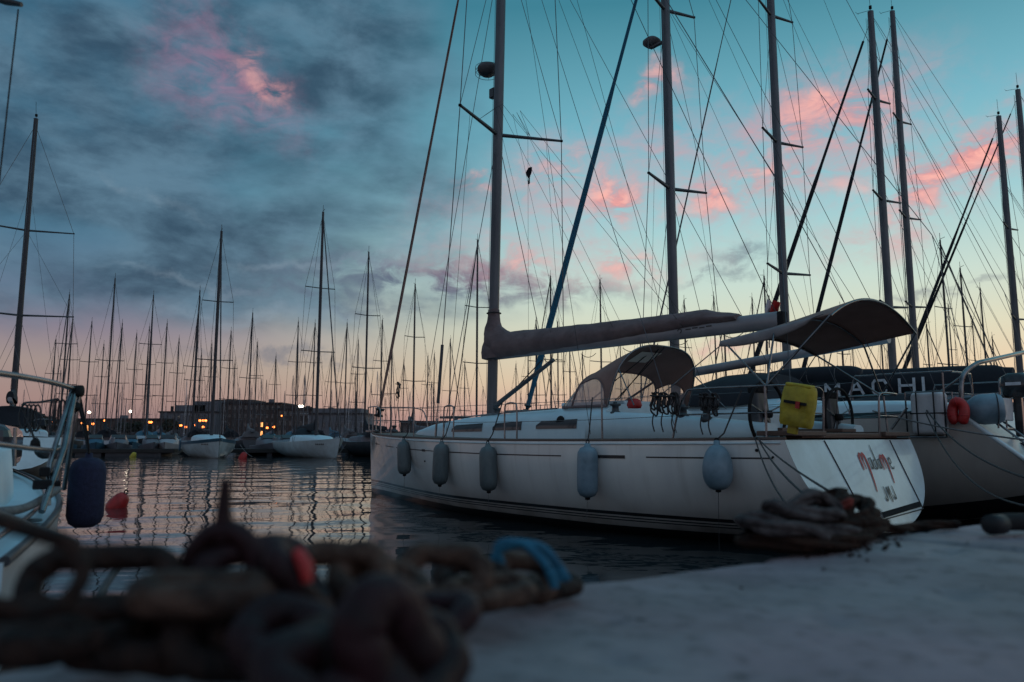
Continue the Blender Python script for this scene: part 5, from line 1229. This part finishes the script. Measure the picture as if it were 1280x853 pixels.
# ================================================================== foreground: rope heap, chain
def twisted(pts, r, m, name, parent, strands=3, turns=9.0):
    pts = smooth(pts, 10); N = len(pts); mb = MB(); L = 0
    acc = [0]
    for i in range(1, N): acc.append(acc[-1] + (pts[i] - pts[i - 1]).length)
    for s in range(strands):
        q = []
        for i, p in enumerate(pts):
            t = (pts[min(i + 1, N - 1)] - pts[max(0, i - 1)]).normalized(); u = Vector((0, 0, 1)) - t * t.z; u = u.normalized() if u.length > .05 else Vector((1, 0, 0)); v = t.cross(u)
            a = acc[i] / (r * turns) * 2 * pi * .35 + 2 * pi * s / strands; q.append(p + (u * cos(a) + v * sin(a)) * r * .5)
        mb.tube(q, r * .58, 7)
    return mb.build(name, m, parent)
def rope_heap():
    c = at(1026, 680, 1.98); root = empty('mooring_rope_heap', (c.x, c.y, QZ), math.atan2(.6, .8), 'heap of old dark brown and grey mooring rope lying on the quay edge', 'rope heap')
    rr = random.Random(3)
    def loop(cx, cy, cz, a, b, tilt, ph, r, m, n=9):
        pts = []
        for k in range(n):
            t = ph + 2 * pi * k / n * .96
            pts.append(Vector((cx + a * cos(t) * rr.uniform(.88, 1.1), cy + b * sin(t) * rr.uniform(.85, 1.1), max(r * .8, cz + tilt * cos(t) + rr.uniform(-.012, .012)))))
        twisted(pts, r, m, 'rope_turn', root)
    loop(-.02, .0, .02, .20, .10, .0, 0, .019, 'rope_brown'); loop(.02, .01, .05, .17, .09, .01, 1, .019, 'rope_brown'); loop(-.05, 0, .055, .17, .08, -.02, 2, .019, 'rope_old')
    loop(-.08, -.02, .085, .10, .06, -.02, .5, .018, 'rope_old'); loop(.06, 0, .08, .09, .07, .02, 3, .018, 'rope_brown'); loop(.03, .02, .10, .07, .05, .02, 4, .017, 'rope_brown'); loop(-.10, .0, .04, .12, .09, -.03, 1.5, .020, 'rope_old')
    loop(.0, .0, .03, .14, .07, .02, 2.4, .02, 'rope_brown'); loop(.1, .0, .035, .11, .08, .0, 0.2, .018, 'rope_brown'); loop(.0, 0, .07, .12, .05, .03, 5, .018, 'rope_brown')
    twisted([(.12, 0, .10), (.095, .0, .118), (.115, .01, .135)], .010, 'rope_brown', 'rope_end', root)
    twisted([(-.16, -.04, .10), (-.10, -.05, .135), (-.04, -.04, .125), (.0, -.05, .09)], .019, 'rope_old', 'rope_end', root)
    twisted([(.18, -.02, .03), (.26, -.05, .02), (.36, -.03, .018), (.48, -.08, .018)], .014, 'rope_brown', 'rope_tail', root)
    twisted([(.01, -.055, .10), (.022, -.068, .115), (.034, -.055, .10)], .010, 'red_dull', 'red_whipping', root)
rope_heap()
[o for o in bpy.data.objects if o.name == 'mooring_rope_heap'][0].scale = (1.22, 1.0, .95)
def black_hose():
    c = at(1262, 668, 2.15); root = empty('black_hose', (c.x, c.y, QZ + .008), R(8), 'thick black hose end lying on the quay at the right edge', 'hose')
    MB().tube(smooth([(-.07, -.02, .024), (0, 0, .028), (.12, .01, .024), (.4, .0, .024), (.9, -.05, .024)], 6), .024, 12).build('hose', 'black', root)
    MB().lathe([(0, -.02), (.027, -.02), (.027, .03), (0, .03)], (-.06, -.02, .024), axis=(1, .3, 0), n=14).build('end_ring', 'antifoul', root)
black_hose()
def grit():
    rg = random.Random(11); mb = MB()
    for k in range(150):
        s_ = rg.gauss(1.78, .10) if k < 135 else rg.uniform(-.2, 2.6); t_ = abs(rg.gauss(.04, .05)) if k < 135 else rg.uniform(.05, 1.2)
        w = QO + QE * s_ + QN * (t_ + .03); rr = rg.uniform(.002, .007) if k < 135 else rg.uniform(.002, .004)
        c = Vector((w.x, w.y, QZ + .020 * noise.noise(Vector((s_, t_ + .03, 0)) * 1.1) + rr * .3))
        mb.loft([[c + Vector((rr * f * cos(a) * rg.uniform(.7, 1.2), rr * f * sin(a) * rg.uniform(.7, 1.2), h_ * rr)) for a in [2 * pi * q / 6 for q in range(6)]] for f, h_ in ((1, -.4), (.9, .3), (.3, .6))], True, True)
    o = mb.build('grit_debris', 'rope_brown'); o['kind'] = 'stuff'; o['label'] = 'dark grit and rope crumbs scattered over the quay stone'; o['category'] = 'grit'
grit()
chain = empty('mooring_chain', (QO.x, QO.y, QZ), 0, 'heavy rusty mooring chain piled along the quay edge in the foreground', 'chain')
co = Vector((QO.x, QO.y, QZ))
def link(px, py, d, Ln, Wd, r, rot, m='rust', name='chain_link'):
    # rot: euler; link long axis local x, wide axis local y
    c = at(px, py + 7, d) - co; q = Matrix.Rotation(R(rot[2]), 3, 'Z') @ Matrix.Rotation(R(rot[1]), 3, 'Y') @ Matrix.Rotation(R(rot[0]), 3, 'X')
    hl = Ln / 2 - Wd / 2; w = Wd / 2 - r; pts = []
    for k in range(9): a = -pi / 2 + pi * k / 8; pts.append(Vector((hl + w * cos(a), w * sin(a), 0)))
    for k in range(9): a = pi / 2 + pi * k / 8; pts.append(Vector((-hl + w * cos(a), w * sin(a), 0)))
    pts = [p_ for p_ in smooth(pts, 3, True)]
    sd_ = px * .37
    return MB().tube([c + q @ (p_ + Vector([noise.noise(p_ * 40 + Vector((sd_ + 9 * k_, 0, 0))) for k_ in range(3)]) * r * .12) for p_ in pts], [r * (1 + .16 * noise.noise(p_ * 55 + Vector((sd_, 3, 0)))) for p_ in pts], 14, loop=True).build(name, m, chain)
LK = [  # px, py, dist, length, width, stock, (rx, ry, rz)
    (125, 722, .80, .165, .085, .014, (52, 0, 6), 'rust'), (12, 700, .66, .13, .075, .007, (70, 18, 10), 'rust'), (38, 775, .78, .15, .095, .017, (10, 0, 10), 'rust'),
    (255, 735, .76, .145, .075, .0165, (8, 1, 4), 'rust_tan'), (165, 790, .78, .15, .09, .016, (20, 0, -12), 'rust'), (90, 790, .76, .14, .09, .016, (0, 0, 40), 'rust'),
    (318, 712, .84, .13, .085, .015, (62, -6, 25), 'rust_plum'), (300, 790, .76, .14, .09, .017, (45, 5, 15), 'rust'), (372, 800, .70, .13, .09, .018, (30, 20, -20), 'rust_plum'),
    (372, 716, .80, .105, .075, .013, (35, 45, 50), 'rust_plum'), (422, 716, .88, .13, .085, .015, (66, 0, 5), 'rust_tan'), (488, 806, .64, .13, .092, .022, (80, 62, 42), 'rust_plum'), (520, 822, .66, .12, .085, .020, (40, -20, 70), 'rust_plum'), (450, 815, .66, .12, .08, .02, (10, 20, 0), 'rust'),
    (405, 835, .62, .13, .09, .020, (30, 0, 60), 'rust_plum'), (475, 724, .90, .135, .085, .015, (30, 8, 40), 'rust_tan'), (536, 768, .82, .12, .085, .0155, (20, -8, -35), 'rust_plum'),
    (556, 712, 1.02, .13, .085, .015, (62, 4, 8), 'rust_tan'), (612, 732, 1.05, .14, .085, .015, (10, 0, 35), 'rust_tan'), (592, 716, 1.12, .125, .08, .0145, (25, 10, -25), 'rust'), (655, 716, 1.2, .115, .08, .014, (60, 8, 20), 'rust_tan'), (692, 724, 1.28, .115, .075, .014, (12, 0, 45), 'rust'),
    (215, 800, .80, .14, .09, .016, (8, 0, -30), 'rust'), (340, 778, .80, .14, .09, .017, (20, 0, 50), 'rust'), (225, 775, .86, .15, .09, .016, (15, 0, 0), 'rust'), (110, 770, .88, .15, .09, .016, (12, 0, 60), 'rust'), (430, 768, .9, .14, .09, .017, (15, 0, 20), 'rust_plum')]
for a in LK: link(*a[:6], a[6], a[7])
# shackle with its pin standing up
p = at(280, 700, .84) - co
MB().tube(smooth([p + Vector(v) for v in ((-.03, 0, -.03), (-.034, 0, .0), (-.02, 0, .022), (.0, 0, .03), (.02, 0, .022), (.034, 0, 0), (.03, 0, -.03))], 4), .013, 10).tube([p + Vector((0, 0, .02)), p + Vector((-.003, 0, .05)), p + Vector((-.002, 0, .085))], [.013, .009, .006], 8).build('shackle', 'rust_plum', chain)
MB().tube([at(372, 690, .775) - co, at(382, 708, .765) - co, at(384, 728, .765) - co], [.006, .008, .005], 8).build('red_paint_mark', 'red', chain)
bl = empty('blue_cord', at(655, 700, 1.18), 0, 'bright blue cord tied around the far end of the chain', 'cord')
mb = MB()
for k in range(3): mb.tube(smooth([(-.045 + .01 * k, 0, -.03), (-.04, .0, .012 + .004 * k), (0, -.01, .025), (.035, 0, .012), (.05 + .008 * k, .0, -.03)], 5), .007, 8)
mb.tube(smooth([(.0, -.01, .025), (.03, -.03, .0), (.045, -.03, -.035)], 5), .007, 8).build('cord', 'rope_blue', bl)
